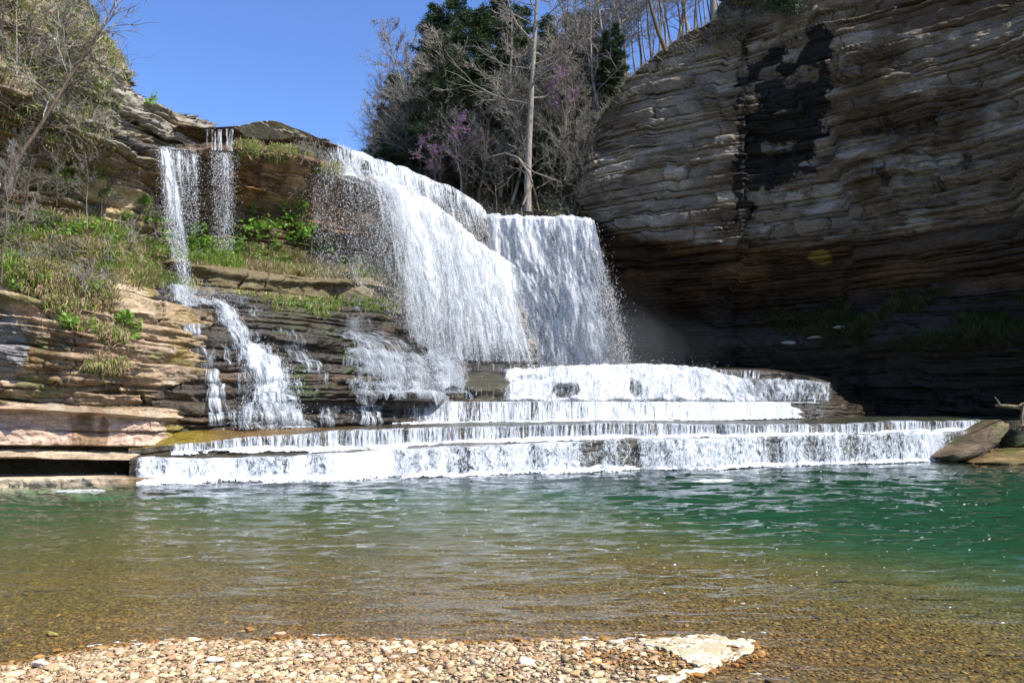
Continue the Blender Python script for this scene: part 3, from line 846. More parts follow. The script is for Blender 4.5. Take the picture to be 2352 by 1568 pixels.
vv = np.linspace(1034, 1990, 700)
yy = np.array([ground_at(1176, v)[1] for v in vv])
tt = np.linspace(-1.05, 1.05, 760)
Y = np.repeat(yy[:, None], len(tt), 1)
X = tt[None] * Y
Z = wave_h(X, Y)
ny, nx = X.shape
Vt = np.stack([X, Y, Z], -1).reshape(-1, 3)
F = grid_faces(nx, ny)
ring = np.concatenate([np.arange(nx), np.arange(1, ny) * nx + nx - 1, (ny - 1) * nx + np.arange(nx - 2, -1, -1), np.arange(ny - 2, 0, -1) * nx])
low = Vt[ring].copy()
low[:, 2] = -5.0
n0 = len(Vt)
idx = n0 + np.arange(len(ring))
side = np.stack([ring, np.roll(ring, -1), np.roll(idx, -1), idx], -1)
cen = np.array([[0.0, 25.0, -5.0]])
fan = np.stack([np.roll(idx, -1), np.full(len(ring), n0 + len(ring)), idx], -1)
Vt = np.concatenate([Vt, low, cen])


def water_material():
    m, nt, out = new_mat('pool_water')
    L = nt.links
    g = N(nt, 'NewGeometry')
    mp = N(nt, 'Mapping')
    mp.inputs['Scale'].default_value = (2.2, 5.5, 1)
    L.new(g.outputs['Position'], mp.inputs['Vector'])
    n = N(nt, 'TexNoise', Scale=1.0, Detail=4.0, Roughness=0.55, Distortion=0.6)
    L.new(mp.outputs[0], n.inputs['Vector'])
    b = N(nt, 'Bump', Strength=0.5, Distance=0.05)
    L.new(n.outputs[0], b.inputs['Height'])
    fr = N(nt, 'Fresnel', IOR=1.33)
    L.new(b.outputs[0], fr.inputs['Normal'])
    t = N(nt, 'BsdfTransparent')
    t.inputs['Color'].default_value = (0.96, 0.98, 0.97, 1)
    gl = N(nt, 'BsdfGlossy', Roughness=0.025)
    gl.inputs['Color'].default_value = (0.95, 0.97, 1, 1)
    L.new(b.outputs[0], gl.inputs['Normal'])
    mx = N(nt, 'MixShader')
    L.new(fr.outputs[0], mx.inputs[0])
    L.new(t.outputs[0], mx.inputs[1])
    L.new(gl.outputs[0], mx.inputs[2])
    L.new(mx.outputs[0], out.inputs['Surface'])
    va = N(nt, 'VolumeAbsorption', Density=0.72)
    va.inputs['Color'].default_value = (0.34, 0.76, 0.58, 1)
    vs = N(nt, 'VolumeScatter', Density=0.052)
    vs.inputs['Color'].default_value = (0.45, 0.82, 0.68, 1)
    ad = N(nt, 'AddShader')
    L.new(va.outputs[0], ad.inputs[0])
    L.new(vs.outputs[0], ad.inputs[1])
    L.new(ad.outputs[0], out.inputs['Volume'])
    return m


M_WATER = water_material()
water = mesh_np('water', Vt, [F[:, ::-1], side[:, ::-1], fan[:, ::-1]], M_WATER, smooth=True)
tag(water, 'clear pool, amber in the shallows and deep green near the falls', kind='structure')

# --- stones
def icos(sub):
    import bmesh
    bm = bmesh.new()
    bmesh.ops.create_icosphere(bm, subdivisions=sub, radius=1.0)
    v = np.array([x.co[:] for x in bm.verts]); f = np.array([[q.index for q in x.verts] for x in bm.faces])
    bm.free()
    return v, f


def stone_shapes(sub, n, seed):
    v, f = icos(sub)
    out = []
    for i in range(n):
        r = np.random.default_rng(seed + i)
        q = v.copy()
        for _ in range(9):                                       # knock flat facets off it
            nrm = r.normal(size=3); nrm /= np.linalg.norm(nrm)
            lim = r.uniform(0.42, 0.8)
            dd = q @ nrm
            q = q - np.maximum(dd - lim, 0)[:, None] * nrm
        q = q * (1 + 0.06 * r.normal(size=(len(q), 1)))
        out.append(q * np.array([1.4, r.uniform(.6, 1.0), r.uniform(.28, .65)]))
    return out, f


def scatter_stones(name, pos, size, cols, sub, seed, mat):
    sh, f = stone_shapes(sub, 9, seed)
    r = np.random.default_rng(seed)
    n = len(pos)
    which = r.integers(0, 9, n)
    S = np.stack(sh)[which] * size[:, None, None]
    a, tx = r.uniform(0, 6.283, n), r.normal(0, 0.3, n)
    ca, sa, ct, st = np.cos(a), np.sin(a), np.cos(tx), np.sin(tx)
    x, y, z = S[..., 0], S[..., 1], S[..., 2]
    y, z = y * ct[:, None] - z * st[:, None], y * st[:, None] + z * ct[:, None]
    x, y = x * ca[:, None] - y * sa[:, None], x * sa[:, None] + y * ca[:, None]
    Vv = np.stack([x, y, z], -1) + pos[:, None, :]
    nv = S.shape[1]
    Ff = (f[None] + (np.arange(n) * nv)[:, None, None]).reshape(-1, 3)
    cc = np.repeat(cols[:, None, :], nv, 1).reshape(-1, 3)
    return mesh_np(name, Vv.reshape(-1, 3), Ff, mat, attrs={'rock': np.concatenate([cc, np.zeros((len(cc), 1))], -1)})


M_STONE = simple_mat('stone', (1, 1, 1), 0.75, 0.22, 30, 0.3, attr='rock')
PAL = np.array([(0.60, 0.51, 0.36), (0.52, 0.41, 0.26), (0.66, 0.59, 0.45), (0.40, 0.27, 0.15), (0.47, 0.31, 0.19), (0.54, 0.40, 0.31), (0.34, 0.27, 0.17), (0.62, 0.53, 0.34)]) * np.array([0.86, 0.80, 0.70])
PALW = np.array([(0.26, 0.15, 0.045), (0.20, 0.11, 0.035), (0.32, 0.20, 0.07), (0.15, 0.075, 0.028), (0.27, 0.13, 0.05), (0.19, 0.13, 0.06), (0.36, 0.25, 0.10)]) * np.array([1.15, 1.0, 0.72])


def spots(n, ymin, ymax, seed, tmax=0.72):
    r = np.random.default_rng(seed)
    y = np.sqrt(r.uniform(ymin ** 2, ymax ** 2, n))
    return r.uniform(-tmax, tmax, n) * y, y, r


x, y, r = spots(60000, 5.6, 9.4, 1)
s = land_sd(x, y)
ok = s > -0.12
x, y, s = x[ok], y[ok], s[ok]
size = np.clip(r.lognormal(math.log(0.0125), 0.6, len(x)), 0.007, 0.062)
cols = PAL[r.integers(0, len(PAL), len(x))] * r.uniform(0.75, 1.12, (len(x), 1))
patch = sstep(0.46, 0.58, fbm(x * 0.8, y * 1.6, 0, 81, 3)) * (0.35 + 0.65 * sstep(-2.4, 0.3, x))
wetk = np.maximum(sstep(0.20, -0.02, s), patch * 0.92 * (size < 0.032))
cw = PALW[r.integers(0, len(PALW), len(x))] * 0.85
cols = cols * (1 - wetk[:, None]) + cw * wetk[:, None]
pos = np.stack([x, y, bed_z(x, y) + size * 0.18], -1)
big = size > 0.024
g1 = scatter_stones('gravel', pos[~big], size[~big], cols[~big], 1, 5, M_STONE)
tag(g1, 'small tan and brown gravel covering the bank', kind='stuff')
g2 = scatter_stones('pebbles', pos[big], size[big], cols[big], 2, 25, M_STONE)
tag(g2, 'larger cream and brown pebbles lying on the gravel bank', kind='stuff')
x, y, r = spots(60000, 6.0, 19, 2, 0.75)
s = land_sd(x, y)
ok = (s < -0.05) & (r.random(len(s)) < 0.75 * sstep(-5.5, -0.6, s))
x, y, s = x[ok], y[ok], s[ok]
size = np.clip(r.lognormal(math.log(0.018), 0.5, len(x)), 0.008, 0.05)
cols = PALW[r.integers(0, len(PALW), len(x))] * r.uniform(0.55, 1.0, (len(x), 1))
g3 = scatter_stones('pool_pebbles', np.stack([x, y, bed_z(x, y) - size * 0.25], -1), size, cols, 1, 45, M_STONE)
tag(g3, 'amber pebbles on the bed of the shallows', kind='stuff')

STONES = [(442, 1464, .105, (0.72, 0.69, 0.64), 'white angular stone at the water edge, largest on that stretch of shore'),
          (120, 1440, .115, (0.42, 0.33, 0.10), 'yellow mossy stone alone in the shallows at far left'),
          (573, 1433, .085, (0.36, 0.16, 0.03), 'rust orange stone breaking the surface of the shallows'),
          (553, 1438, .065, (0.33, 0.20, 0.07), 'brown stone just beside the rust orange one in the shallows'),
          (642, 1446, .095, (0.50, 0.30, 0.20), 'pinkish wet stone with a white glint lying in the shallows'),
          (132, 1482, .085, (0.42, 0.20, 0.07), 'orange brown stone in the wet margin at the left shore'),
          (92, 1535, .13, (0.58, 0.45, 0.35), 'large pinkish tan stone on the gravel near the left edge'),
          (492, 1543, .12, (0.70, 0.64, 0.52), 'large pale cream block of stone in the front gravel'),
          (700, 1527, .12, (0.52, 0.42, 0.29), 'long flat tan stone in the middle of the gravel'),
          (950, 1508, .085, (0.70, 0.65, 0.54), 'upright whitish stone with a dark gap beside it on the gravel'),
          (1206, 1545, .12, (0.62, 0.53, 0.38), 'large cream stone near the front right of the gravel'),
          (1366, 1534, .085, (0.42, 0.24, 0.10), 'orange brown rounded stone on gravel below the foam'),
          (1326, 1499, .085, (0.60, 0.53, 0.40), 'rounded pale stone left of the foam patch'),
          (1596, 1489, .075, (0.24, 0.15, 0.06), 'dark brown stone sticking out of the foam'),
          (1455, 1486, .07, (0.38, 0.24, 0.12), 'brown stone at the left rim of the foam'),
          (1778, 1552, .12, (0.13, 0.075, 0.03), 'dark rounded stone under the clear water right of the spit'),
          (880, 1497, .10, (0.66, 0.58, 0.42), 'broad pale stone at the top of the gravel bank')]
for i, (u, v, sz, c, lab) in enumerate(STONES):
    sh, f = stone_shapes(3, 1, 300 + i * 7)
    p = ground_at(u, v + 6, 0.0)
    z = float(bed_z(p[0], p[1]))
    q = sh[0] * sz * 0.62
    rr = np.random.default_rng(i)
    q = q * (1 + 0.10 * (fbm(q[:, 0:1] * 30, q[:, 1:2] * 30, q[:, 2:3] * 30, i, 3) - 0.5))
    o = mesh_np('stone', q, f, M_STONE, attrs={'rock': np.tile(np.array([*c, 0.0]), (len(q), 1)) * np.concatenate([0.85 + 0.3 * rr.random((len(q), 3)), np.ones((len(q), 1))], 1)})
    o.location = (p[0], p[1], max(z, -0.07) + sz * 0.16)
    o.rotation_euler = (0, 0, rr.uniform(-0.5, 0.5))
    tag(o, lab, 'stone')
# ---------------------------------------------------------------- falling water
def falls_material(name, fs=5.0, ft=0.55, soft=0.16, bright=0.88, film=0.0):
    """broken white water: noise drawn out along the flow opens gaps between the strands"""
    m, nt, out = new_mat(name)
    L = nt.links
    at = N(nt, 'Attribute', attribute_name='flow')
    sx = N(nt, 'SeparateXYZ')
    L.new(at.outputs['Vector'], sx.inputs[0])

    def nz(kx, ky, det, z):
        c = N(nt, 'CombineXYZ', Z=z)
        L.new(mathn(nt, 'MULTIPLY', sx.outputs[0], kx), c.inputs[0])
        L.new(mathn(nt, 'MULTIPLY', sx.outputs[1], ky), c.inputs[1])
        n = N(nt, 'TexNoise', Scale=1.0, Detail=det, Roughness=0.62, Distortion=0.25 + film)
        L.new(c.outputs[0], n.inputs['Vector'])
        return n.outputs[0]
    n1, n2, n3 = nz(fs, ft, 5.0, 1.3), nz(fs * 4, ft * 6, 4.0, 7.7), nz(fs * 0.25, ft * 0.4, 2.0, 4.1)
    f = mathn(nt, 'ADD', mathn(nt, 'MULTIPLY', n1, 0.5), mathn(nt, 'ADD', mathn(nt, 'MULTIPLY', n2, 0.32), mathn(nt, 'MULTIPLY', n3, 0.18)))
    th = mathn(nt, 'SUBTRACT', 0.665, mathn(nt, 'MULTIPLY', sx.outputs[2], 0.235))
    a = N(nt, 'MapRange', interpolation_type='SMOOTHSTEP')
    L.new(f, a.inputs[0])
    L.new(mathn(nt, 'SUBTRACT', th, soft * 0.5), a.inputs['From Min'])
    L.new(mathn(nt, 'ADD', th, soft * 0.5), a.inputs['From Max'])
    edge = mathn(nt, 'MULTIPLY', sx.outputs[2], 8.0, True)
    al = mathn(nt, 'MULTIPLY', a.outputs[0], edge, True)
    p = N(nt, 'BsdfPrincipled', Roughness=0.35)
    cr = N(nt, 'ValToRGB')
    cr.color_ramp.elements[0].color = (0.50, 0.545, 0.59, 1)
    cr.color_ramp.elements[1].color = (bright * 0.97, bright * 0.985, bright, 1)
    dl = mathn(nt, 'SUBTRACT', f, th)
    L.new(mathn(nt, 'MULTIPLY', dl, 9.0, True), cr.inputs[0])
    L.new(cr.outputs[0], p.inputs['Base Color'])
    p.inputs['Specular IOR Level'].default_value = 0.3
    t = N(nt, 'BsdfTranslucent')
    L.new(cr.outputs[0], t.inputs['Color'])
    m1 = N(nt, 'MixShader', Fac=0.35)
    L.new(p.outputs[0], m1.inputs[1])
    L.new(t.outputs[0], m1.inputs[2])
    b = N(nt, 'Bump', Strength=0.7, Distance=0.12)
    L.new(f, b.inputs['Height'])
    L.new(b.outputs[0], p.inputs['Normal'])
    tr = N(nt, 'BsdfTransparent')
    mx = N(nt, 'MixShader')
    L.new(al, mx.inputs[0])
    L.new(tr.outputs[0], mx.inputs[1])
    L.new(m1.outputs[0], mx.inputs[2])
    L.new(mx.outputs[0], out.inputs[0])
    return m


M_FALL = falls_material('falling_water', 6.0, 0.42, 0.17, 0.80)
M_VEIL = falls_material('spray_veil', 11.0, 2.2, 0.34, 0.80)
M_CURT = falls_material('curtain_water', 10.0, 0.7, 0.13, 0.85)
M_PLUNGE = falls_material('plunging_water', 7.0, 1.5, 0.30, 0.78, 0.3)
M_LACE = falls_material('laced_water', 5.0, 2.6, 0.12, 0.88, 1.2)
M_FOAM = simple_mat('white_foam', (0.80, 0.83, 0.86), 0.5, 0.16, 14, 0.3, 0.25)
M_DROP = simple_mat('water_drops', (0.88, 0.90, 0.93), 0.3, 0.05, 5, 0.5, 0.3)


def flow_of(P, seed):
    a = np.cumsum(np.concatenate([np.zeros((P.shape[0], 1)), np.linalg.norm(np.diff(P, axis=1), axis=-1)], 1), 1)
    a = np.broadcast_to(a.mean(0)[None], a.shape)
    t = np.cumsum(np.concatenate([np.zeros((1, P.shape[1])), np.linalg.norm(np.diff(P, axis=0), axis=-1)], 0), 0)
    return a + seed * 13.7, t + seed * 5.1


def sheet(P, dens, mat, parent, seed=0, name='water_sheet', wob=0.06):
    a, t = flow_of(P, seed)
    n = grid_normals(blur(P, 2))
    P = P + n * (wob * (fbm(a * 1.6, t * 0.5, 0, 200 + seed, 4) - 0.5) * 2)[..., None]
    fl = np.stack([a, t, np.clip(dens, 0, 1.4)], -1)
    return mesh_np(name, P.reshape(-1, 3), grid_faces(P.shape[1], P.shape[0]), mat, parent, True, {'flow': fl.reshape(-1, 3)})


def spray(P, w, n, seed, parent, rmin=0.012, rmax=0.035, spread=0.5, stretch=1.8, name='spray'):
    """n falling drops, scattered about the grid P with weight w"""
    n = int(n * 1.9)
    rmin, rmax = rmin * 0.55, rmax * 0.5
    r = np.random.default_rng(seed)
    w = np.clip(w, 0, None).ravel()
    Q = P.reshape(-1, 3)
    # weight by area
    ar = np.linalg.norm(np.cross(np.gradient(P, axis=0), np.gradient(P, axis=1)), axis=-1).ravel()
    p = w * ar
    k = r.choice(len(Q), n, p=p / p.sum())
    step = np.linalg.norm(np.gradient(P, axis=1), axis=-1).ravel()[k]
    c = Q[k] + r.normal(0, 1, (n, 3)) * (np.array([1, 1, 0.6]) * spread * r.random((n, 1)) ** 1.5) + np.array([0, -0.1, 0])
    s = (rmin + (rmax - rmin) * r.random(n) ** 2.2)[:, None, None]
    o = np.array([[1, 0, 0], [-0.5, 0.87, 0], [-0.5, -0.87, 0], [0, 0, 1], [0, 0, -1]]) * np.array([1, 1, stretch])
    rot = r.normal(0, 0.35, (n, 1, 3))
    V = o[None] * s * (1 + rot) + c[:, None]
    f = np.array([[0, 1, 3], [1, 2, 3], [2, 0, 3], [1, 0, 4], [2, 1, 4], [0, 2, 4]])
    F = (f[None] + (np.arange(n) * 5)[:, None, None]).reshape(-1, 3)
    ob = mesh_np(name, V.reshape(-1, 3), F, M_DROP, parent)
    ob['kind'] = 'stuff'
    return ob


def fall(name, label, loc, group=None):
    o = empty(name, loc)
    tag(o, label, 'waterfall', group)
    return o


def at_origin(o):
    """children keep their world shape under an empty that stands at the foot of the fall"""
    for ch in o.children:
        ch.matrix_parent_inverse = o.matrix_world.inverted() if False else __import__('mathutils').Matrix.Translation(o.location).inverted()


GRP = 'waterfalls pouring over the cliff'
# --- main fall: upper drop over the lip, then a long fan from the mid ledge
main = fall('waterfall', 'largest white waterfall fanning over a mid ledge, left of the shaded plunge', tuple(W(1080, 835, 46)))
ml = lip[4:]
ml[0] = (735, 318, 41.2)
mb = [(u, v, d - 1.1) for u, v, d in mid_b[4:]]
mb[0] = (738, 385, 41.2)
mf = [(742, 398, 40.2)] + [(u, v + 2, d - 0.25) for u, v, d in mid_f[5:]]
mlf = [(u, v + 4, d - 0.35) for u, v, d in ml]
mlq = [(u + 2, v + 22, d - 0.75) for u, v, d in ml]
rowsA = [back_row([(u, v - 1, d) for u, v, d in ml], 1.5, 0.12), [(u, v - 3, d - 0.05) for u, v, d in ml], mlf, mlq, [(0.5 * (a[0] + b[0]), 0.5 * (a[1] + b[1]) + 8, 0.5 * (a[2] + b[2]) - 0.5) for a, b in zip(mlq, mf)], mf]
for sd_ in (0, 1):
    P, U, V, S, T = loft(rowsA, 300, [8, 6, 14, 30, 40])
    n = grid_normals(blur(P, 4))
    P = P + n * (0.25 * sd_ + 0.30 * (fbm(U * 0.025, V * 0.02, sd_, 130, 3) - 0.5))[..., None]
    q = sstep(738, 800, U + 14 * (fbm(V * .05, U * .02, 0, 4, 2) - .5) * 2)
    hole = blob(U, V, 838, 408, 12, 26, 0.9)
    dens = q * (0.86 - 0.28 * sstep(0.2, 0.9, (T - 1) / 4) * sstep(900, 1060, U) * 1.2 - 0.18 * sstep(1.5, 4, T)) * (1 - 0.75 * hole)
    dens = dens * (1 - 0.55 * sstep(1055, 1112, U) * sstep(2, 4, T)) + 0.30 * sstep(4.55, 4.95, T) * q
    dens = dens + 0.25 * (fbm(U * .02, V * .006, 0, 133, 3) - .5)
    sheet(P, dens, M_FALL, main, sd_, wob=0.12)
    if sd_ == 1:
        spray(P, dens * sstep(2.5, 4.5, T), 7000, 7, main, 0.008, 0.026, 0.35, 3.0)
r0 = [(740, 394, 40.6)] + [(u, v - 3, d + 0.4) for u, v, d in mid_f[5:]]
r0 = [(740, 394, 40.6), (775, 400, 40.3), (880, 434, 43.0), (990, 494, 45.6), (1085, 572, 48.0), (1168, 629, 50.0)]
r1 = [(738, 404, 39.9), (772, 410, 39.6), (882, 446, 42.2), (994, 506, 44.8), (1090, 584, 47.2), (1172, 640, 49.2)]
r2 = [(748, 480, 39.7), (788, 490, 39.4), (905, 540, 41.8), (1018, 590, 44.3), (1112, 650, 46.6), (1192, 690, 48.7)]
r3 = [(752, 560, 39.6), (796, 570, 39.3), (925, 650, 41.5), (1040, 710, 43.9), (1135, 750, 46.2), (1212, 765, 48.3)]
r4 = [(755, 648, 39.5), (800, 652, 39.2), (945, 790, 41.6), (1050, 828, 43.6), (1150, 836, 45.9), (1246, 842, 48.0)]
for sd_ in (2, 3, 4):
    P, U, V, S, T = loft([r0, r1, r2, r3, r4], 320, [8, 40, 44, 50])
    n = grid_normals(blur(P, 4))
    P = P + n * (0.3 * (sd_ - 2) + 0.5 * (fbm(U * 0.03, V * 0.004, sd_, 140, 3) - 0.5))[..., None]
    core = sstep(1.35, 2.5, S + 0.5 * (fbm(V * 0.01, S, 2, 5, 2) - .5)) * sstep(5.0, 4.6, S)
    dens = 0.15 + 0.05 * sstep(1.5, 0, T) + core * (0.62 - 0.16 * sstep(1.2, 3.6, T)) + 0.40 * sstep(1.3, 0.6, T) * sstep(0.8, 1.8, S)
    dens = dens * (1 - 0.45 * sstep(3.2, 4, T)) * (1 - 0.45 * sstep(4.2, 5, S) * sstep(1.5, 3, T)) + 1.45 * (fbm(S * 4.5 + 0.25 * (fbm(T, S, 0, 144, 2) - .5), T * 0.22, sd_ * 0.08, 143, 5) - .5) * (0.35 + 0.65 * core)
    dens = dens * sstep(0.0, 0.25, S + 0.1) - 0.12 * sstep(1.9, 0.8, S) * sstep(0.6, 2.0, T)
    sheet(P, dens, M_VEIL if sd_ == 4 else M_FALL, main, sd_, wob=0.2)
spray(P, (0.3 + core) * sstep(-0.2, 1.0, T) * (0.35 + 0.65 * (S < 2.2)), 30000, 9, main, 0.006, 0.024, 0.6, 3.2)

# --- right hand plunge in the shade of the cliff
plunge = fall('waterfall', 'bluish shaded waterfall plunging beside the dark right cliff, seen right of the largest fall', tuple(W(1320, 840, 52)))
f0 = zip3([1113, 1160, 1220, 1290, 1345, 1362], [499, 501, 503, 503, 507, 512], [55.7, 55.2, 54.6, 54.0, 53.5, 53.1])
f1 = zip3([1113, 1160, 1222, 1292, 1348, 1366], [504, 507, 509, 509, 513, 520], [54.9, 54.4, 53.8, 53.2, 52.7, 52.3])
f2 = zip3([1122, 1172, 1238, 1305, 1360, 1384], [600, 600, 600, 600, 600, 606], [54.1, 53.6, 53.0, 52.4, 51.9, 51.5])
f3 = zip3([1172, 1218, 1275, 1332, 1385, 1412], [700] * 6, [53.1, 52.6, 52.0, 51.4, 50.9, 50.5])
f4 = zip3([1210, 1255, 1310, 1365, 1412, 1448], [842, 843, 845, 846, 847, 848], [52.1, 51.6, 51.0, 50.4, 49.9, 49.5])
for sd_ in (0, 1, 2):
    P, U, V, S, T = loft([back_row(f0, 3, 0.1), f0, f1, f2, f3, f4], 200, [6, 6, 36, 44, 54])
    P[..., 1] -= 0.45 * sd_ + 0.8 * (fbm(U * 0.02, V * 0.008, sd_, 150, 4) - 0.5) + 0.35 * (fbm(U * 0.08, V * 0.02, sd_, 151, 3) - 0.5)
    right = sstep(2.9, 4.3, S + 0.5 * (fbm(V * .02, 0, sd_, 3, 2) - .5)) * sstep(2.4, 4, T)
    left = sstep(1.1, 0.2, S) * sstep(2.8, 4.6, T)
    dens = 0.95 - 0.16 * sstep(2, 3.5, T) - 0.72 * right - 0.5 * left + 0.75 * (fbm(U * .03, V * .009, 0, 153, 5) - .5) - 0.2 * blob(U, V, 1285, 560, 26, 40)
    dens = dens * sstep(0, 0.3, S) * sstep(5, 4.7, S)
    dens = dens + 0.02 - 0.35 * sstep(1.25, .9, T) * sstep(.45, .6, fbm(U * .06, 0, sd_, 155, 3))
    P[..., 2] += (0.35 * (fbm(U * .05, 0, sd_, 156, 4) - .5)) * sstep(2.2, 1.0, T)
    sheet(P, dens, M_PLUNGE, plunge, 10 + sd_, wob=0.16)
spray(P, (0.25 + right + left) * sstep(1.5, 2.6, T), 11000, 19, plunge, 0.010, 0.030, 0.6, 3.0)

# --- twin thin falls high on the left
thin = fall('waterfall', 'twin thin streams dropping from the high left lip past hanging plants to the grassy ledge', tuple(W(430, 640, 33)))
c0 = zip3([374, 384, 394], [346, 345, 345], [34.2, 34.3, 34.4])
c1 = zip3([376, 389, 402], [380, 380, 380], [33.8] * 3)
c2 = zip3([381, 398, 416], [460, 460, 460], [33.5] * 3)
c3 = zip3([388, 409, 432], [540, 540, 540], [33.3] * 3)
c4 = zip3([408, 425, 440], [612, 612, 612], [33.1] * 3)
c5 = zip3([430, 437, 444], [668, 668, 668], [32.9] * 3)
for sd_ in (0, 1):
    P, U, V, S, T = loft([c0, c1, c2, c3, c4, c5], 60, [20, 40, 40, 30, 24])
    P[..., 1] -= 0.25 * sd_ + 0.3 * (fbm(U * .08, V * .03, sd_, 160, 3) - .5)
    dens = sstep(0, .3, T + .25 * noise(U * .3, 0, 0, 8)) * (0.92 - 0.13 * T) * sstep(0, 0.35, S) * sstep(2, 1.65, S) + 0.1
    dens *= sstep(0, .12, S) * sstep(2, 1.9, S)
    sheet(P, dens, M_FALL, thin, 20 + sd_, wob=0.1)
spray(P, np.ones(U.shape), 2600, 29, thin, 0.008, 0.024, 0.25, 2.4)
d0 = zip3([392, 410, 432, 456], [349, 347, 349, 352], [34.4, 34.5, 34.6, 34.8])
d1 = zip3([396, 414, 436, 457], [420] * 4, [34.0, 34.1, 34.2, 34.5])
d2 = zip3([404, 420, 440, 460], [540] * 4, [33.8, 33.9, 34, 34.3])
P, U, V, S, T = loft([d0, d1, d2], 70, [40, 60])
dens = sstep(0, .12, T + .16 * (noise(U * .25, 0, 0, 9) - .4)) * (0.54 - 0.26 * T) * sstep(0, .3, S) * sstep(3, 2.8, S) + 0.3 * sstep(2.2, 2.5, S) * sstep(2.95, 2.7, S) * (T < 1.9)
sheet(P, dens, M_FALL, thin, 23, wob=0.1)
spray(P, 1.2 - 0.3 * T, 2200, 31, thin, 0.008, 0.022, 0.35, 2.4)
e0 = zip3([470, 492, 515, 541], [297, 297, 296, 296], [35.7, 36, 36.3, 36.6])
e1 = zip3([470, 492, 515, 541], [301, 301, 300, 300], [34.9, 35.2, 35.5, 35.8])
e2 = zip3([468, 490, 515, 542], [346, 346, 347, 348], [34.5, 34.8, 35.1, 35.4])
P, U, V, S, T = loft([e0, e1, e2], 90, [6, 50])
st_ = np.maximum.reduce([blob(U, V, 483, 300, 14, 200, .1), blob(U, V, 505, 300, 5, 200, .1), blob(U, V, 528, 300, 9, 200, .1)])
sheet(P, (0.10 + 0.42 * st_) * sstep(0, .1, S) * sstep(3, 2.9, S), M_FALL, thin, 25, wob=0.05)
e0 = zip3([486, 505, 522, 538], [352] * 4, [35, 35.2, 35.4, 35.7])
e1 = zip3([490, 508, 524, 538], [440] * 4, [34.7, 34.9, 35.1, 35.4])
e2 = zip3([495, 510, 524, 536], [575] * 4, [34.5, 34.7, 34.9, 35.2])
P, U, V, S, T = loft([e0, e1, e2], 70, [44, 60])
dens = (0.25 + 0.4 * blob(U, V, 519, 440, 8, 120, .1) - 0.10 * T) * sstep(0, .3, S) * sstep(3, 2.7, S)
sheet(P, dens, M_FALL, thin, 26, wob=0.08)
spray(P, 1.2 - 0.3 * T, 2600, 33, thin, 0.008, 0.022, 0.35, 2.4)
P, U, V, S, T = loft([zip3([370, 410, 450], [340, 343, 344], [35.6, 35.6, 35.7]), zip3([371, 412, 457], [350, 350, 352], [34.3, 34.4, 34.6])], 60, [16])
sheet(P + np.array([0, -0.05, 0.1]), 0.6 * np.ones(U.shape), M_FALL, thin, 27, wob=0.05)

# --- rushing cascades on the terraces: they follow the carved rock
TP, TU, TV = terr_grid
TB = blur(TP, 5)
TN = grid_normals(blur(TP, 10))


def cascade(path, off, seed, parent, mat, base=0.75, n=70, m=220, wob=0.10, rough=0.75):
    """water along path of (u, v, half width, density), laid on the terraces"""
    a = np.array(path, float)
    t = np.linspace(0, len(a) - 1, m)
    cu, cv, hw, dn = (catmull(t, a[:, i]) for i in range(4))
    k = np.linspace(-1, 1, n)
    cu = cu + 6 * (fbm(t * 1.5, seed, 0, 300 + seed, 3) - .5)
    uu = cu[:, None] + k[None] * hw[:, None] * (1 + 0.35 * (fbm(t[:, None] * 2.2, np.sign(k)[None] * 3 + seed, 0, 301, 3) - .5) * 2)
    vv_ = np.broadcast_to(cv[:, None], uu.shape) + 5 * (fbm(uu * 0.03, cv[:, None] * 0.05, 0, 302, 2) - .5)
    gi = nearest_terr(uu, vv_)
    Pq = TB.reshape(-1, 3)[gi] + TN.reshape(-1, 3)[gi] * (off + 0.25 * (fbm(uu * .05, vv_ * .04, seed, 303, 3) - .5))[..., None] if np.ndim(off) else None
    if Pq is None:
        Pq = TB.reshape(-1, 3)[gi] + TN.reshape(-1, 3)[gi] * (off + 0.22 * (fbm(uu * .05, vv_ * .04, seed, 303, 3) - .5))[..., None]
    Pq = blur(Pq, 3)
    dens = dn[:, None] * (1 - np.abs(k[None]) ** 2.5 * 0.75) + rough * (fbm(uu * .05, vv_ * .012, seed, 304, 5) - .5)
    dens *= sstep(0, .06, 1 - np.abs(k[None]))
    dens *= sstep(0, .15, t[:, None]) * 1.0
    return sheet(Pq, dens, mat, parent, seed, wob=wob), Pq, dens


_tree = None
def nearest_terr(uu, vv_):
    """grid index of the terrace point that the survey saw at (uu, vv_)"""
    from mathutils.kdtree import KDTree
    global _tree
    if _tree is None:
        _tree = KDTree(TU.size)
        for i, (a, b) in enumerate(zip(TU.ravel(), TV.ravel())):
            _tree.insert((a, b, 0), i)
        _tree.balance()
    return np.array([_tree.find((a, b, 0))[1] for a, b in zip(uu.ravel(), vv_.ravel())]).reshape(uu.shape)


casc = fall('cascade', 'white cascade tumbling in two strands down the stepped rocks at lower left', tuple(W(640, 980, 30)))
casc['category'] = 'cascade'
strand = [(492, 700, 14, .75), (515, 730, 26, .85), (548, 775, 28, .85), (585, 815, 36, .88), (612, 855, 52, .80), (622, 900, 70, .74), (632, 945, 86, .70), (650, 984, 112, .66)]
for sd_, off in ((30, 0.12), (31, 0.32)):
    o, Pq, dn = cascade(strand, off, sd_, casc, M_FALL)
spray(Pq, dn, 4200, 41, casc, 0.010, 0.03, 0.45, 1.3)
strand2 = [(434, 715, 32, .42), (438, 745, 32, .40), (448, 785, 26, .48), (464, 810, 24, .62), (478, 850, 24, .60), (490, 890, 26, .56), (502, 930, 36, .54), (520, 978, 56, .46)]
o, Pq, dn = cascade(strand2, 0.12, 33, casc, M_FALL)
pool_ = [(380, 660, 8, .2), (415, 676, 34, .62), (428, 694, 34, .80), (440, 712, 30, .55)]
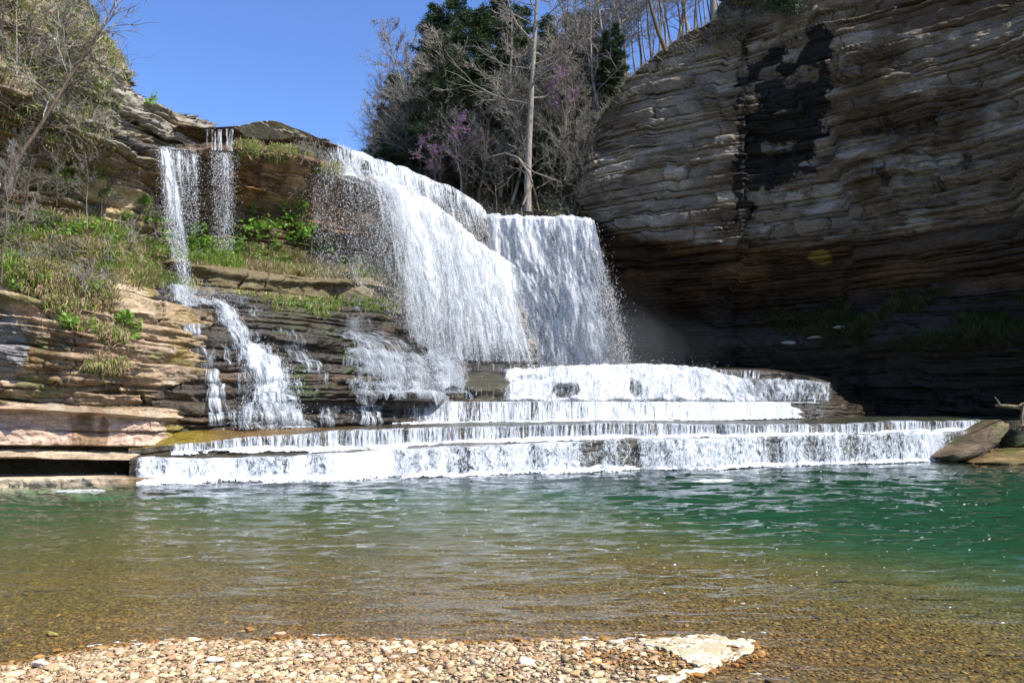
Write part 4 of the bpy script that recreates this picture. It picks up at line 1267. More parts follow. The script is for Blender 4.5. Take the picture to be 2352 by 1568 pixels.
o, Pq, dn = cascade(pool_, 0.15, 34, casc, M_FALL, m=60)
spray(Pq, dn, 1500, 43, casc, 0.010, 0.03, 0.6, 1.2)
cascade([(415, 682, 34, .5), (440, 694, 32, .66), (468, 700, 28, .66), (496, 708, 24, .7)], 0.15, 74, casc, M_FALL, m=60)
veil = [(455, 640, 60, .10), (465, 660, 90, .34), (470, 682, 100, .36), (480, 700, 80, .2)]
cascade(veil, 0.25, 35, casc, M_VEIL, m=60, n=110)

mid = fall('cascade', 'thin veils of water spreading over dark rock steps below the grass strip, centre', tuple(W(900, 970, 34)))
mid['category'] = 'cascade'
for path, sd_, off, mt, nn in [
        ([(800, 765, 50, .30), (840, 785, 80, .42), (880, 805, 90, .46), (905, 830, 110, .5), (910, 870, 120, .40), (915, 915, 110, .32)], 36, 0.2, M_FALL, 160),
        ([(810, 690, 22, .30), (812, 740, 26, .26), (815, 790, 40, .40), (850, 830, 60, .55), (880, 860, 60, .45)], 37, 0.3, M_VEIL, 70),
        ([(930, 815, 130, .3), (935, 850, 140, .42), (940, 900, 140, .40), (940, 920, 140, .55)], 38, 0.35, M_VEIL, 160),
        ([(720, 880, 10, .55), (722, 905, 9, .55), (724, 918, 10, .5)], 39, 0.15, M_FALL, 30),
        ([(665, 780, 10, .4), (680, 820, 14, .34), (700, 850, 14, .42), (706, 868, 12, .3)], 46, 0.12, M_FALL, 30),
        ([(560, 860, 20, .5), (562, 900, 22, .46), (570, 940, 28, .42), (575, 975, 34, .4)], 48, 0.12, M_FALL, 40),
        ([(770, 930, 40, .46), (772, 950, 44, .44), (775, 972, 44, .4)], 49, 0.12, M_FALL, 60),
        ([(840, 930, 60, .5), (842, 950, 60, .46), (842, 970, 60, .5)], 70, 0.12, M_FALL, 80),
        ([(520, 760, 60, .24), (545, 800, 80, .26), (560, 840, 90, .24)], 71, 0.15, M_FALL, 90),
        ([(640, 760, 30, .34), (660, 800, 40, .36), (700, 840, 40, .34), (715, 880, 36, .34)], 72, 0.14, M_FALL, 60),
        ([(590, 700, 24, .3), (585, 730, 26, .28), (640, 740, 20, .2)], 47, 0.12, M_FALL, 40)]:
    o, Pq, dn = cascade(path, off, sd_, mid, mt, n=nn, m=120)
    if sd_ == 38: spray(Pq, dn, 5000, 44, mid, 0.010, 0.032, 0.7, 1.4)
colm = fall('waterfall', 'narrow bright column of white water striking the ledge at the foot of the largest fall', tuple(W(1025, 918, 38)))
o, Pq, dn = cascade([(1005, 806, 34, .6), (1014, 835, 28, .85), (1020, 860, 24, .9), (1024, 885, 24, .9), (1026, 912, 34, .95)], 0.7, 40, colm, M_FALL, n=60, m=90)
o, Pq, dn = cascade([(985, 800, 50, .4), (1010, 850, 50, .45), (1024, 916, 60, .5)], 1.0, 41, colm, M_VEIL, n=60, m=90)
spray(Pq, dn, 2500, 45, colm, 0.015, 0.04, 0.7)

# --- curtains over the long ledges
def curtain(name, label, top, foot, densf, seeds, parent=None, drops=0, out=0.10, mat=None, back=0.5, ny=30, dz=0.05, nx=900, lvl=3):
    o = parent or fall(name, label, tuple(W(*foot[len(foot) // 2])))
    o['category'] = 'waterfall'
    for sd_ in seeds:
        b = back_row(top, back, dz)
        l0 = [(u, v - 1.2, d) for u, v, d in top]
        l1 = [(u, v + 1.5, d - out * 0.7) for u, v, d in top]
        ft = [(u, v, d - out * 1.6) for u, v, d in foot]
        P, U, V, S, T = loft([b, l0, l1, ft], nx, [6, 5, ny])
        a = np.cumsum(np.concatenate([np.zeros((P.shape[0], 1)), np.linalg.norm(np.diff(P, axis=1), axis=-1)], 1), 1)
        ed = ledge_wander(P[..., 0], lvl)
        if lvl < 3:
            P[..., 2] += 0.14 * (fbm(P[..., 0] * 0.5, 0, 0, 43, 3) - 0.5) * sstep(3, 2, T)
        bulge = 0.13 * (fbm(a * 0.9, T * 0.5, 0, 400 + sd_, 3) - .5) + 0.10 * (fbm(a * 3.2, T * 0.8, 1, 401 + sd_, 3) - .5) * sstep(1, 2, T)
        P[..., 1] += ed - bulge - 0.05 * (sd_ % 2)
        sheet(P, densf(U, V, S, T), mat or M_CURT, o, sd_, wob=0.03)
    if drops:
        spray(P, sstep(2.2, 3, T) * densf(U, V, S, T), drops, seeds[0], o, 0.008, 0.03, 0.35, 1.0)
    return o


def fade(U, a, b, c, d): return sstep(a, b, U) * sstep(d, c, U)


def nzu(U, V, f, sd, g=0.0): return fbm(U * f, V * g, 0, sd, 4) - 0.5


t1top = [(u, v, d) for u, v, d in k1l]
t1foot = [(u, float(V_of(0.0, d - 0.25)), d - 0.2) for u, v, d in k1l]
curtain('waterfall', 'lowest wide curtain of white water spilling from the rock shelf into the pool',
        [(312, 1055, 26.8)] + t1top[1:-1] + [(2310, 987, 37.6)], [(312, float(V_of(0, 26.5)), 26.5)] + t1foot[1:-1] + [(2310, float(V_of(0, 37.3)), 37.3)],
        lambda U, V, S, T: fade(U, 308, 330, 2230, 2290) * (0.68 + 0.80 * nzu(U, V, .022, 410) + 0.30 * nzu(U, V, .09, 412) + 0.35 * blob(U, V, 830, 1060, 60, 80, .2) + 0.22 * sstep(1000, 700, U)
              - 0.16 * blob(U, V, 1400, 1040, 110, 80, .2)), (50, 51), drops=5000, out=0.14, mat=M_LACE, lvl=2)
curtain('waterfall', 'second low curtain of streaked water on the upper edge of the rock shelf',
        [(398, 1021, 27.9)] + k2l[2:-1] + [(2310, 963, 38.3)], [(398, 1036, 27.7)] + k2f[2:-1] + [(2310, 984, 38.2)],
        lambda U, V, S, T: fade(U, 396, 410, 2230, 2300) * (0.60 + 0.40 * nzu(U, V, .03, 420) + 0.22 * nzu(U, V, .12, 421) + 0.10 * sstep(2.6, 3, T)), (52, 53), out=0.09, drops=2500, lvl=1)
sel = [(880, 922, 33.6), (940, 923, 35)] + tF[7:14]
curtain('waterfall', 'third low curtain of bright water on the long ledge above the flat shelf',
        sel, [(880, 972, 33.3), (940, 972, 34.6)] + tG[7:14],
        lambda U, V, S, T: fade(U, 876, 900, 1860, 1905) * (0.66 + 0.32 * sstep(1150, 1450, U) + 0.5 * nzu(U, V, .025, 430) + 0.25 * nzu(U, V, .1, 431) - 0.25 * sstep(1040, 900, U) - 0.12 * sstep(1780, 1850, U)), (54, 55), out=0.14, drops=3000)
# the churning white step under the plunge
ct = zip3([1150, 1200, 1255, 1345, 1450, 1560, 1620, 1690, 1790, 1905], [858, 854, 850, 846, 843, 845, 852, 872, 879, 886], [44.5, 45, 45.5, 46, 46.4, 46.2, 45.8, 45, 44.6, 44.2])
cm = zip3([1150, 1200, 1255, 1345, 1450, 1560, 1640, 1710, 1800, 1905], [885, 882, 878, 872, 870, 875, 884, 895, 900, 904], [42.6, 43, 43.4, 43.8, 44, 43.8, 43.5, 43.2, 43, 42.8])
cf = zip3([1150, 1200, 1255, 1345, 1450, 1560, 1650, 1730, 1800, 1905], [922, 922, 923, 923, 923, 923, 923, 924, 925, 926], [39.4, 39.8, 40.2, 40.4, 40.5, 40.5, 40.6, 40.7, 41, 41.2])
churn = fall('waterfall', 'broad churning white rapid on the steps below the shaded plunge', tuple(W(1450, 922, 40)))
for sd_ in (60, 61, 62):
    P, U, V, S, T = loft([back_row(ct, 1.5, 0.1), ct, cm, cf], 400, [8, 40, 50])
    a, t = flow_of(P, sd_)
    P[..., 1] += ledge_wander(P[..., 0], 3)
    lump = 0.9 * (fbm(a * 0.8, t * 0.8, 0, 440 + sd_, 4) - .5) + 0.35 * (fbm(a * 3, t * 2, 0, 443 + sd_, 3) - .5)
    P[..., 1] -= 0.18 * (sd_ - 60) + 0.5 * lump
    P[..., 2] += 0.4 * lump + 0.05 * (sd_ - 60)
    rock_hole = np.maximum.reduce([blob(U, V, 1300, 900, 34, 18, .4), blob(U, V, 1460, 895, 16, 20, .4) * .6, blob(U, V, 1220, 872, 36, 8, .4) * .6])
    dens = fade(U, 1150, 1175, 1895, 1906) * (0.98 - 0.42 * sstep(1640, 1760, U) + 0.75 * nzu(U, V, .03, 450, .03)) * (1 - 0.7 * rock_hole)
    sheet(P, dens, M_FALL, churn, sd_, wob=0.08)
spray(P, sstep(0.5, 1.2, T) * fade(U, 1200, 1300, 1600, 1700), 5000, 63, churn, 0.015, 0.045, 0.7, 1.1)
# small upper ledge curtains
curtain('waterfall', 'small thin curtain trickling over the uppermost dark ledge at the foot of the plunge',
        tB[8:11] + [(1540, 846, 47)], [(1098, 852, 45), (1255, 857, 46.2), (1450, 861, 46.5), (1540, 862, 46.5)],
        lambda U, V, S, T: fade(U, 1040, 1100, 1520, 1540) * (0.42 + 0.5 * nzu(U, V, .04, 461)), (65,), out=0.1, nx=300, ny=16)
curtain('waterfall', 'faint shaded curtain on the small ledge at the foot of the right cliff',
        [(1570, 848, 46.8), (1650, 849, 46.7), (1760, 853, 46.5), (1800, 862, 46.2)], [(1570, 862, 46.6), (1650, 864, 46.4), (1760, 872, 46), (1800, 876, 45.6)],
        lambda U, V, S, T: fade(U, 1568, 1590, 1740, 1800) * (0.45 + 0.4 * nzu(U, V, .05, 463)), (66,), out=0.1, nx=200, ny=16)
curtain('waterfall', 'thin water film dripping over the brown bulging rock left of the churning rapid',
        [(1045, 866, 42.2), (1100, 862, 43), (1150, 862, 43.6), (1178, 868, 43.8)], [(1050, 918, 38.6), (1100, 919, 39.4), (1150, 920, 39.8), (1178, 921, 40)],
        lambda U, V, S, T: fade(U, 1040, 1060, 1165, 1178) * (0.30 + 0.45 * nzu(U, V, .05, 465) + 0.12 * sstep(1110, 1160, U)), (67,), out=0.6, nx=200, ny=30)

# --- foam where curtains strike
def foam_band(name, label, rows, nx, ny, thr, seed, lift=0.12, slope=None, mat=None, fine=False, lvl=None):
    P, U, V, S, T = loft(rows, nx, [ny] * (len(rows) - 1))
    if lvl: P[..., 1] += ledge_wander(P[..., 0], lvl)
    a, t = flow_of(P, seed)
    h = fbm(a * 1.1, t * 1.6, 0, seed, 5) + 0.65 * (fbm(a * 4.5, t * 6, 0, seed + 1, 4) - .5)
    tn = T / (len(rows) - 1)
    prof = np.clip(1 - np.abs(tn * 2 - 1) ** 2, 0, 1)
    keep = h + 0.42 * prof - 0.2 + (slope(U, tn) if slope is not None else 0)
    if fine:
        keep = 0.72 * fbm(a * 4, t * 16, 0, seed + 2, 5) + 0.40 * prof * sstep(0, .25, S / S.max()) * sstep(1, .75, S / S.max())
    P[..., 2] += lift * np.clip(keep - thr + 0.05, -0.02, 0.6) * 1.7 - 0.02
    F = grid_faces(P.shape[1], P.shape[0])
    k = (keep.ravel()[F] > thr).all(1)
    o = mesh_np(name, P.reshape(-1, 3), F[k], mat or M_FOAM, smooth=True)
    tag(o, label, kind='stuff')
    return o


b0 = [(u, float(V_of(0.05, d - 0.05)), d - 0.05) for u, v, d in k1l]
b1 = [(u, float(V_of(0.03, d - 0.45)), d - 0.45) for u, v, d in k1l]
b2 = [(u, float(V_of(0.02, d - w)), d - w) for (u, v, d), w in zip(k1l, [1.6, 1.9, 2.1, 2.3, 2.4, 2.3, 2.0, 1.7, 1.5, 1.4, 1.4, 1.3, 1.2, 1.0])]
foam_band('foam', 'white foam along the foot of the lowest curtain on the pool', [r[:-1] for r in (b0, b1, b2)], 1500, 30, 0.49, 500, 0.20,
          lambda U, tn: 0.18 * sstep(2240, 2150, U) + 0.30 * sstep(0.30, 0.0, tn) - 0.10 - 0.30 * tn - 0.9 * sstep(2190, 2260, U) - 0.9 * sstep(318, 300, U), lvl=2)
g0 = [(u, v - 3, d + 0.12) for u, v, d in k2f]
g1 = [(u, v + 2, d - 0.35) for u, v, d in k2f]
g2 = [(0.5 * (a[0] + b[0]), 0.5 * (a[1] + b[1]) + 1, 0.5 * (a[2] + b[2])) for a, b in zip(k2f, k1l)]
foam_band('foam', 'white foam strip on the shelf under the second curtain', [r[1:-1] for r in (g0, g1, g2)], 1200, 16, 0.49, 510, 0.13, lambda U, tn: 0.16 * sstep(0.6, 0.1, tn) - 0.9 * sstep(2230, 2290, U), lvl=1)
h0 = [(u, v - 3, d + 0.2) for u, v, d in tG[6:14]]
h1 = [(u, v + 1.5, d - 0.5) for u, v, d in tG[6:14]]
h2 = [(u, v + 3, d - 1.1) for u, v, d in tG[6:14]]
foam_band('foam', 'white foam strip on the flat shelf under the third curtain', [h0, h1, h2], 700, 10, 0.56, 520, 0.12, lambda U, tn: 0.1 * sstep(0.6, 0.1, tn) - 0.5 * sstep(1780, 1880, U), lvl=3)
for (u, v, w, h, sd_, lab) in [(180, 1127, 78, 8, 540, 'pale foam patch drifting on the pool below the left bank'), (1640, 1103, 60, 6, 541, 'small white foam patch floating on the pool in front of the lowest curtain'),
                               ]:
    rows = []
    for kq in (-1, -0.3, 0.3, 1):
        rr = []
        for q in np.linspace(-1, 1, 7):
            p = ground_at(u + q * w, v + kq * h, 0.03)
            rr.append((u + q * w, v + kq * h, p[1]))
        rows.append(rr)
    foam_band('foam', lab, rows, 300, 44, 0.635, sd_, 0.04, fine=True)
for o in [x for x in bpy.data.objects if x.type == 'EMPTY' and x.get('category') in ('waterfall', 'cascade')]:
    at_origin(o)

# --- foam tongue washed up at the tip of the spit
def foam_tongue_material():
    m, nt, out = new_mat('scum_foam')
    L = nt.links
    p = N(nt, 'BsdfPrincipled', Roughness=0.55)
    g = N(nt, 'NewGeometry')
    n = N(nt, 'TexNoise', Scale=5.0, Detail=6.0)
    L.new(g.outputs['Position'], n.inputs['Vector'])
    cr = N(nt, 'ValToRGB')
    cr.color_ramp.elements[0].position, cr.color_ramp.elements[1].position = 0.35, 0.62
    cr.color_ramp.elements[0].color = (0.36, 0.30, 0.17, 1)
    cr.color_ramp.elements[1].color = (0.52, 0.48, 0.37, 1)
    L.new(n.outputs[0], cr.inputs[0])
    L.new(cr.outputs[0], p.inputs['Base Color'])
    n2 = N(nt, 'TexNoise', Scale=60.0, Detail=3.0)
    L.new(g.outputs['Position'], n2.inputs['Vector'])
    b = N(nt, 'Bump', Strength=0.5, Distance=0.01)
    L.new(n2.outputs[0], b.inputs['Height'])
    L.new(b.outputs[0], p.inputs['Normal'])
    L.new(p.outputs[0], out.inputs[0])
    return m


M_SCUM = foam_tongue_material()
us, vs = np.meshgrid(np.linspace(1380, 1760, 560), np.linspace(1450, 1590, 320))
pp = ground_at(us, vs, 0.0)
tongue = in_poly(us, vs, [(1465, 1474), (1540, 1463), (1640, 1464), (1736, 1479), (1728, 1500), (1690, 1520), (1655, 1526), (1600, 1530), (1540, 1510), (1480, 1492)], 9)
rim = in_poly(us, vs, [(1500, 1562), (1560, 1546), (1650, 1522), (1660, 1535), (1600, 1550), (1530, 1575)], 10)
kk = np.clip(blur(np.maximum(tongue, rim)[..., None], 3)[..., 0] + 1.9 * (fbm(pp[..., 0] * 6, pp[..., 1] * 8, 0, 551, 6) - 0.5), 0, 1.3)
Pz = np.stack([pp[..., 0], pp[..., 1], np.maximum(bed_z(pp[..., 0], pp[..., 1]), 0) + 0.004 + 0.026 * sstep(0.5, 1.0, kk)], -1)
F = grid_faces(us.shape[1], us.shape[0])
k = (kk.ravel()[F] > 0.52).all(1)
o = mesh_np('foam', Pz.reshape(-1, 3), F[k], M_SCUM, smooth=True)
tag(o, 'cream foam tongue washed up at the tip of the gravel bank', kind='stuff')
# small bits of froth along the shore
us = np.linspace(150, 1480, 1500)
sv = np.interp(us, [p[0] for p in shore_px[:16]], [p[1] for p in shore_px[:16]])
rows_v = np.linspace(-9, 7, 22)
us2, dv = np.meshgrid(us, rows_v)
vs2 = sv[None] + dv
pp = ground_at(us2, vs2, 0.0)
kk = fbm(pp[..., 0] * 6.0, pp[..., 1] * 22, 0, 561, 5) - 0.010 * np.abs(dv) + 0.10 * (fbm(us2 * 0.006, 0, 0, 562, 2) - .5)
Pz = np.stack([pp[..., 0], pp[..., 1], np.maximum(bed_z(pp[..., 0], pp[..., 1]), 0) + 0.014], -1)
F = grid_faces(us2.shape[1], us2.shape[0])
k = (kk.ravel()[F] > 0.645).all(1)
o = mesh_np('foam', Pz.reshape(-1, 3), F[k][:, ::-1], M_FOAM, smooth=True)
tag(o, 'flecks of white froth along the gravel shoreline', kind='stuff')

# specks of foam carried out on the pool
r = np.random.default_rng(77)
n = 1500
yy_ = r.uniform(9, 36, n) ** 1.0
tx_ = r.uniform(-.5, .68, n)
xx_ = tx_ * yy_
dl_ = fbm(xx_ * .25, yy_ * .35, 0, 570, 4)
kp = (dl_ > 0.50) & (land_sd(xx_, yy_) < -1.2) & (yy_ < np.interp(1176 + tx_ * FPX, [p[0] for p in k1l], [p[2] for p in k1l]) - 1.5)
xx_, yy_ = xx_[kp], yy_[kp]
n = len(xx_)
an = np.linspace(0, 2 * math.pi, 6, endpoint=False)
sz_ = r.uniform(.006, .022, n) * (0.35 + yy_ / 40)
X_ = xx_[:, None] + sz_[:, None] * np.cos(an) * r.uniform(.8, 2.2, (n, 1))
Y_ = yy_[:, None] + sz_[:, None] * np.sin(an)
Vq = np.stack([X_, Y_, wave_h(X_, Y_) + .006], -1).reshape(-1, 3)
Fq = np.arange(n * 6).reshape(n, 6)
o = mesh_np('foam', Vq, Fq, M_FOAM)
tag(o, 'tiny white specks of foam scattered over the green pool', kind='stuff')
# ---------------------------------------------------------------- trees and plants
def tubes(lines, sides):
    """lines: list of (points (n,3), radii (n)) -> one vertex and face array"""
    VV, FF, off = [], [], 0
    ang = np.linspace(0, 2 * math.pi, sides, endpoint=False)
    ca, sa = np.cos(ang), np.sin(ang)
    for p, r in lines:
        p = np.asarray(p, float); r = np.asarray(r, float)
        t = np.gradient(p, axis=0)
        t /= np.linalg.norm(t, axis=1, keepdims=True) + 1e-9
        ref = np.where(np.abs(t[:, 2:3]) > 0.9, np.array([[1.0, 0, 0]]), np.array([[0, 0, 1.0]]))
        a = np.cross(t, ref); a /= np.linalg.norm(a, axis=1, keepdims=True) + 1e-9
        b = np.cross(t, a)
        ring = p[:, None] + r[:, None, None] * (a[:, None] * ca[None, :, None] + b[:, None] * sa[None, :, None])
        n = len(p)
        VV.append(ring.reshape(-1, 3))
        i = np.arange(n - 1)[:, None] * sides + np.arange(sides)[None]
        j = np.arange(n - 1)[:, None] * sides + (np.arange(sides) + 1) % sides
        FF.append(np.stack([i, j, j + sides, i + sides], -1).reshape(-1, 4) + off)
        off += n * sides
    return np.concatenate(VV), np.concatenate(FF)


def bark_mat(name, c1, c2):
    m, nt, out = new_mat(name)
    L = nt.links
    p = N(nt, 'BsdfPrincipled', Roughness=0.9)
    p.inputs['Specular IOR Level'].default_value = 0.1
    tc = N(nt, 'TexCoord')
    mp = N(nt, 'Mapping')
    mp.inputs['Scale'].default_value = (6, 6, 1.2)
    L.new(tc.outputs['Object'], mp.inputs['Vector'])
    n = N(nt, 'TexNoise', Scale=2.0, Detail=6.0, Roughness=0.7)
    L.new(mp.outputs[0], n.inputs['Vector'])
    cr = N(nt, 'ValToRGB')
    cr.color_ramp.elements[0].position, cr.color_ramp.elements[1].position = 0.35, 0.65
    cr.color_ramp.elements[0].color = (*c1, 1)
    cr.color_ramp.elements[1].color = (*c2, 1)
    L.new(n.outputs[0], cr.inputs[0])
    L.new(cr.outputs[0], p.inputs['Base Color'])
    b = N(nt, 'Bump', Strength=0.8, Distance=0.04)
    L.new(n.outputs[0], b.inputs['Height'])
    L.new(b.outputs[0], p.inputs['Normal'])
    L.new(p.outputs[0], out.inputs[0])
    return m


M_BARK = bark_mat('grey_bark', (0.13, 0.11, 0.09), (0.36, 0.33, 0.285))
M_BARK2 = bark_mat('brown_bark', (0.055, 0.042, 0.032), (0.17, 0.13, 0.095))
M_TWIG = bark_mat('twig_bark', (0.16, 0.145, 0.12), (0.34, 0.315, 0.27))
M_NEEDLE = simple_mat('evergreen_needles', (0.048, 0.078, 0.034), 0.7, 0.5, 0.9, 0.15, 0.2)
M_NEEDLE2 = simple_mat('dull_cedar_needles', (0.15, 0.165, 0.05), 0.7, 0.45, 0.9, 0.15, 0.2)
M_BLOOM = simple_mat('redbud_bloom', (0.52, 0.24, 0.52), 0.7, 0.25, 4, 0.1, 0.3)
M_LEAF = simple_mat('fresh_leaf', (0.17, 0.31, 0.04), 0.5, 0.4, 3, 0.35, 0.4)
M_GRASS = simple_mat('grass_blades', (1, 1, 1), 0.6, 0.25, 3, 0.2, 0.35, attr='rock')


def grow(p0, d0, length, r0, r1, nseg, wob, r, up=0.0):
    pts, d, p = [np.array(p0, float)], np.array(d0, float), np.array(p0, float)
    for i in range(nseg):
        d = d + r.normal(0, wob, 3) + np.array([0, 0, up])
        d /= np.linalg.norm(d)
        p = p + d * length / nseg
        pts.append(p.copy())
    return np.array(pts), np.linspace(r0, r1, nseg + 1)


def bare_tree(seed, H, r0, n1=16, first=0.35, spread=0.26, lean=(0, 0), twig=0.011, wob=0.05, dens=1.0, upness=0.9):
    r = np.random.default_rng(seed)
    tr = grow((0, 0, -0.3), (lean[0], lean[1], 1), H, r0, r0 * 0.12, 14, wob, r, 0.02)
    L1, L2, tips = [], [], []
    for i in range(n1):
        t = first + (1 - first) * (i + r.random()) / n1
        k = t * 14
        j = int(min(k, 13))
        b = tr[0][j] + (tr[0][j + 1] - tr[0][j]) * (k - j)
        a = r.uniform(0, 6.283)
        d = np.array([math.cos(a), math.sin(a), upness * r.uniform(0.35, 1.5)])
        ln = H * spread * (1.15 - 0.75 * (t - first) / (1 - first)) * r.uniform(0.6, 1.25)
        rr = max(r0 * 0.36 * (1.15 - t), twig * 2)
        br = grow(b, d / np.linalg.norm(d), ln, rr, twig * 1.2, 7, 0.14, r, 0.04)
        L1.append(br)
        for q in range(int(7 * dens)):
            kk = r.uniform(1.5, 7)
            jj = int(min(kk, 6))
            b2 = br[0][jj] + (br[0][jj + 1] - br[0][jj]) * (kk - jj)
            dd = (br[0][jj + 1] - br[0][jj]); dd /= np.linalg.norm(dd)
            d2 = dd + r.normal(0, 0.55, 3) + np.array([0, 0, 0.15])
            b2l = grow(b2, d2 / np.linalg.norm(d2), ln * r.uniform(0.25, 0.5), twig * 1.5, twig, 4, 0.16, r, 0.03)
            L2.append(b2l)
            for w in range(int(5 * dens)):
                m = r.integers(1, 5)
                d3 = (b2l[0][m] - b2l[0][m - 1]); d3 /= np.linalg.norm(d3)
                d3 = d3 + r.normal(0, 0.6, 3)
                tw = grow(b2l[0][m], d3 / np.linalg.norm(d3), ln * r.uniform(0.10, 0.22), twig, twig * 0.6, 2, 0.15, r)
                L2.append(tw)
                tips.append(tw[0][1:])
            tips.append(b2l[0])
    return tr, L1, L2, np.concatenate(tips)


def make_bare(name, seed, H, r0, bark, **kw):
    tr, L1, L2, tips = bare_tree(seed, H, r0, **kw)
    root = empty(name, (0, 0, 0))
    v, f = tubes([tr], 9)
    mesh_np('trunk', v, f, bark, root, True)
    v1, f1 = tubes(L1, 5)
    v2, f2 = tubes(L2, 3)
    mesh_np('crown', np.concatenate([v1, v2]), [np.concatenate([f1, f2 + len(v1)])], M_TWIG if bark is M_BARK2 else bark, root, True)
    return root, tips


def leaves(pts, size, r, flat=0.5, jit=0.1, aspect=0.6):
    n = len(pts)
    c = pts + r.normal(0, jit, (n, 3))
    a = r.normal(0, 1, (n, 3)); a[:, 2] *= flat
    a /= np.linalg.norm(a, axis=1, keepdims=True)
    b = r.normal(0, 1, (n, 3)); b[:, 2] *= flat
    b -= (a * b).sum(1, keepdims=True) * a
    b /= np.linalg.norm(b, axis=1, keepdims=True) + 1e-9
    s = (size * r.uniform(0.6, 1.3, (n, 1)))
    a, b = a * s, b * s * aspect
    V = np.stack([c - a, c - b * 0.9 - a * 0.1, c + a, c + b * 0.9 - a * 0.1], 1).reshape(-1, 3)
    return V, np.arange(4 * n).reshape(-1, 4)


def make_evergreen(name, seed, H, mat, width=0.24, nb=70, first=0.12, droop=-0.05, leaf=0.13):
    r = np.random.default_rng(seed)
    tr = grow((0, 0, -0.3), (0, 0, 1), H, H * 0.014, H * 0.002, 12, 0.02, r)
    lines, pts = [], []
    for i in range(nb):
        t = first + (1 - first) * ((i + r.random()) / nb) ** 0.9
        k = t * 12; j = int(min(k, 11))
        b = tr[0][j] + (tr[0][j + 1] - tr[0][j]) * (k - j)
        a = r.uniform(0, 6.283)
        ln = H * width * (1.02 - t) ** 0.75 * r.uniform(0.45, 1.15) + 0.25
        br = grow(b, (math.cos(a), math.sin(a), 0.25), ln, 0.03 + 0.004 * ln, 0.008, 6, 0.10, r, droop)
        lines.append(br)
        m = int(26 * ln) + 8
        kk = r.uniform(0.8, 6, m) ** 0.9
        jj = np.minimum(kk.astype(int), 5)
        q = br[0][jj] + (br[0][jj + 1] - br[0][jj]) * (kk - jj)[:, None]
        side = np.array([-math.sin(a), math.cos(a), 0])
        q = q + side[None] * (r.normal(0, 1, (m, 1)) * 0.16 * ln * (1 - kk[:, None] / 8)) - np.array([[0, 0, 1]]) * np.abs(r.normal(0, 0.10, (m, 1)))
        pts.append(q)
    root = empty(name, (0, 0, 0))
    v, f = tubes([tr], 8)
    v2, f2 = tubes(lines, 4)
    mesh_np('trunk', np.concatenate([v, v2]), [np.concatenate([f, f2 + len(v)])], M_BARK2, root, True)
    P = np.repeat(np.concatenate(pts), 8 if leaf < .1 else 4, 0)
    v, f = leaves(P, leaf, r, 0.35, leaf * 1.3, 0.35)
    mesh_np('crown', v, f, mat, root)
    return root


def place(proto, first, p, scale, rz, label, cat, group, tilt=(0, 0)):
    o = proto if first else copy_tree(proto)
    o.location = tuple(p)
    o.scale = (scale,) * 3
    o.rotation_euler = (tilt[0], tilt[1], rz)
    for k in ('group', 'label', 'category'):
        if k in o: del o[k]
    tag(o, label, cat, group)
    return o


ORD = ['leftmost', 'second from the left', 'third from the left', 'fourth from the left', 'fifth from the left', 'sixth from the left', 'seventh from the left', 'eighth from the left',
       'ninth from the left', 'tenth from the left', 'eleventh from the left', 'twelfth from the left', 'thirteenth from the left', 'fourteenth from the left', 'fifteenth from the left',
       'sixteenth from the left', 'seventeenth from the left', 'eighteenth from the left', 'nineteenth from the left', 'twentieth from the left']
used = set()


def put(proto, *a, **k):
    f = proto.name not in used
    used.add(proto.name)
    return place(proto, f, *a, **k)


def ordinal(i, n):
    if i == n - 1 and n > 1: return 'rightmost'
    return ORD[i] if i < 20 else 'number %d from the left' % (i + 1)


protoB = [make_bare('bare_tree', 100 + i, 10.0, rr, bk, n1=n1, first=fi, spread=sp, dens=de * 1.25, upness=up, twig=0.009)[0]
          for i, (rr, bk, n1, fi, sp, de, up) in enumerate([(0.13, M_BARK, 20, .30, .26, 1.0, .8), (0.10, M_BARK2, 22, .22, .30, 1.0, .7), (0.12, M_BARK, 18, .45, .24, 1.2, 1.2),
                                                            (0.09, M_BARK2, 24, .15, .30, 1.1, .5), (0.08, M_BARK, 16, .35, .22, 1.0, 1.3), (0.075, M_BARK2, 14, .5, .2, 1.0, 1.4)])]
protoE = [make_evergreen('evergreen_tree', 201, 10.0, M_NEEDLE, .36, 130, .04, -.03, .075), make_evergreen('evergreen_tree', 202, 10.0, M_NEEDLE, .42, 110, .02, -.02, .075), make_evergreen('evergreen_tree', 203, 10.0, M_NEEDLE, .26, 110, .04, -.02, .075)]


def redbud(seed):
    root, tips = make_bare('redbud_tree', seed, 5.0, 0.06, M_BARK2, n1=12, first=.18, spread=.42, dens=1.0, upness=.7, twig=0.012)
    r = np.random.default_rng(seed)
    k = r.random(len(tips)) < 0.55
    v, f = leaves(np.repeat(tips[k], 3, 0), 0.040, r, 1.0, 0.035, 0.8)
    mesh_np('blossom', v, f, M_BLOOM, root)
    return root


protoR = [redbud(301), redbud(302)]


def hill_pt(u, v):
    k = np.argmin((HILL_U - u) ** 2 + (HILL_V - v) ** 2)
    return HILL_P.reshape(-1, 3)[k]


def px_h(px, d): return px * d / FPX


r = np.random.default_rng(5)
# the tall grey trunk on the slope
big, _ = make_bare('bare_tree', 150, 26.0, 0.29, M_BARK, n1=34, first=.28, spread=.22, dens=1.0, upness=.35, twig=0.014, wob=0.015)
p = W(1212, 478, 58.5)
big.location = tuple(p)
tag(big, 'tall thick grey tree trunk with drooping bare limbs, tallest above the main fall', 'tree')
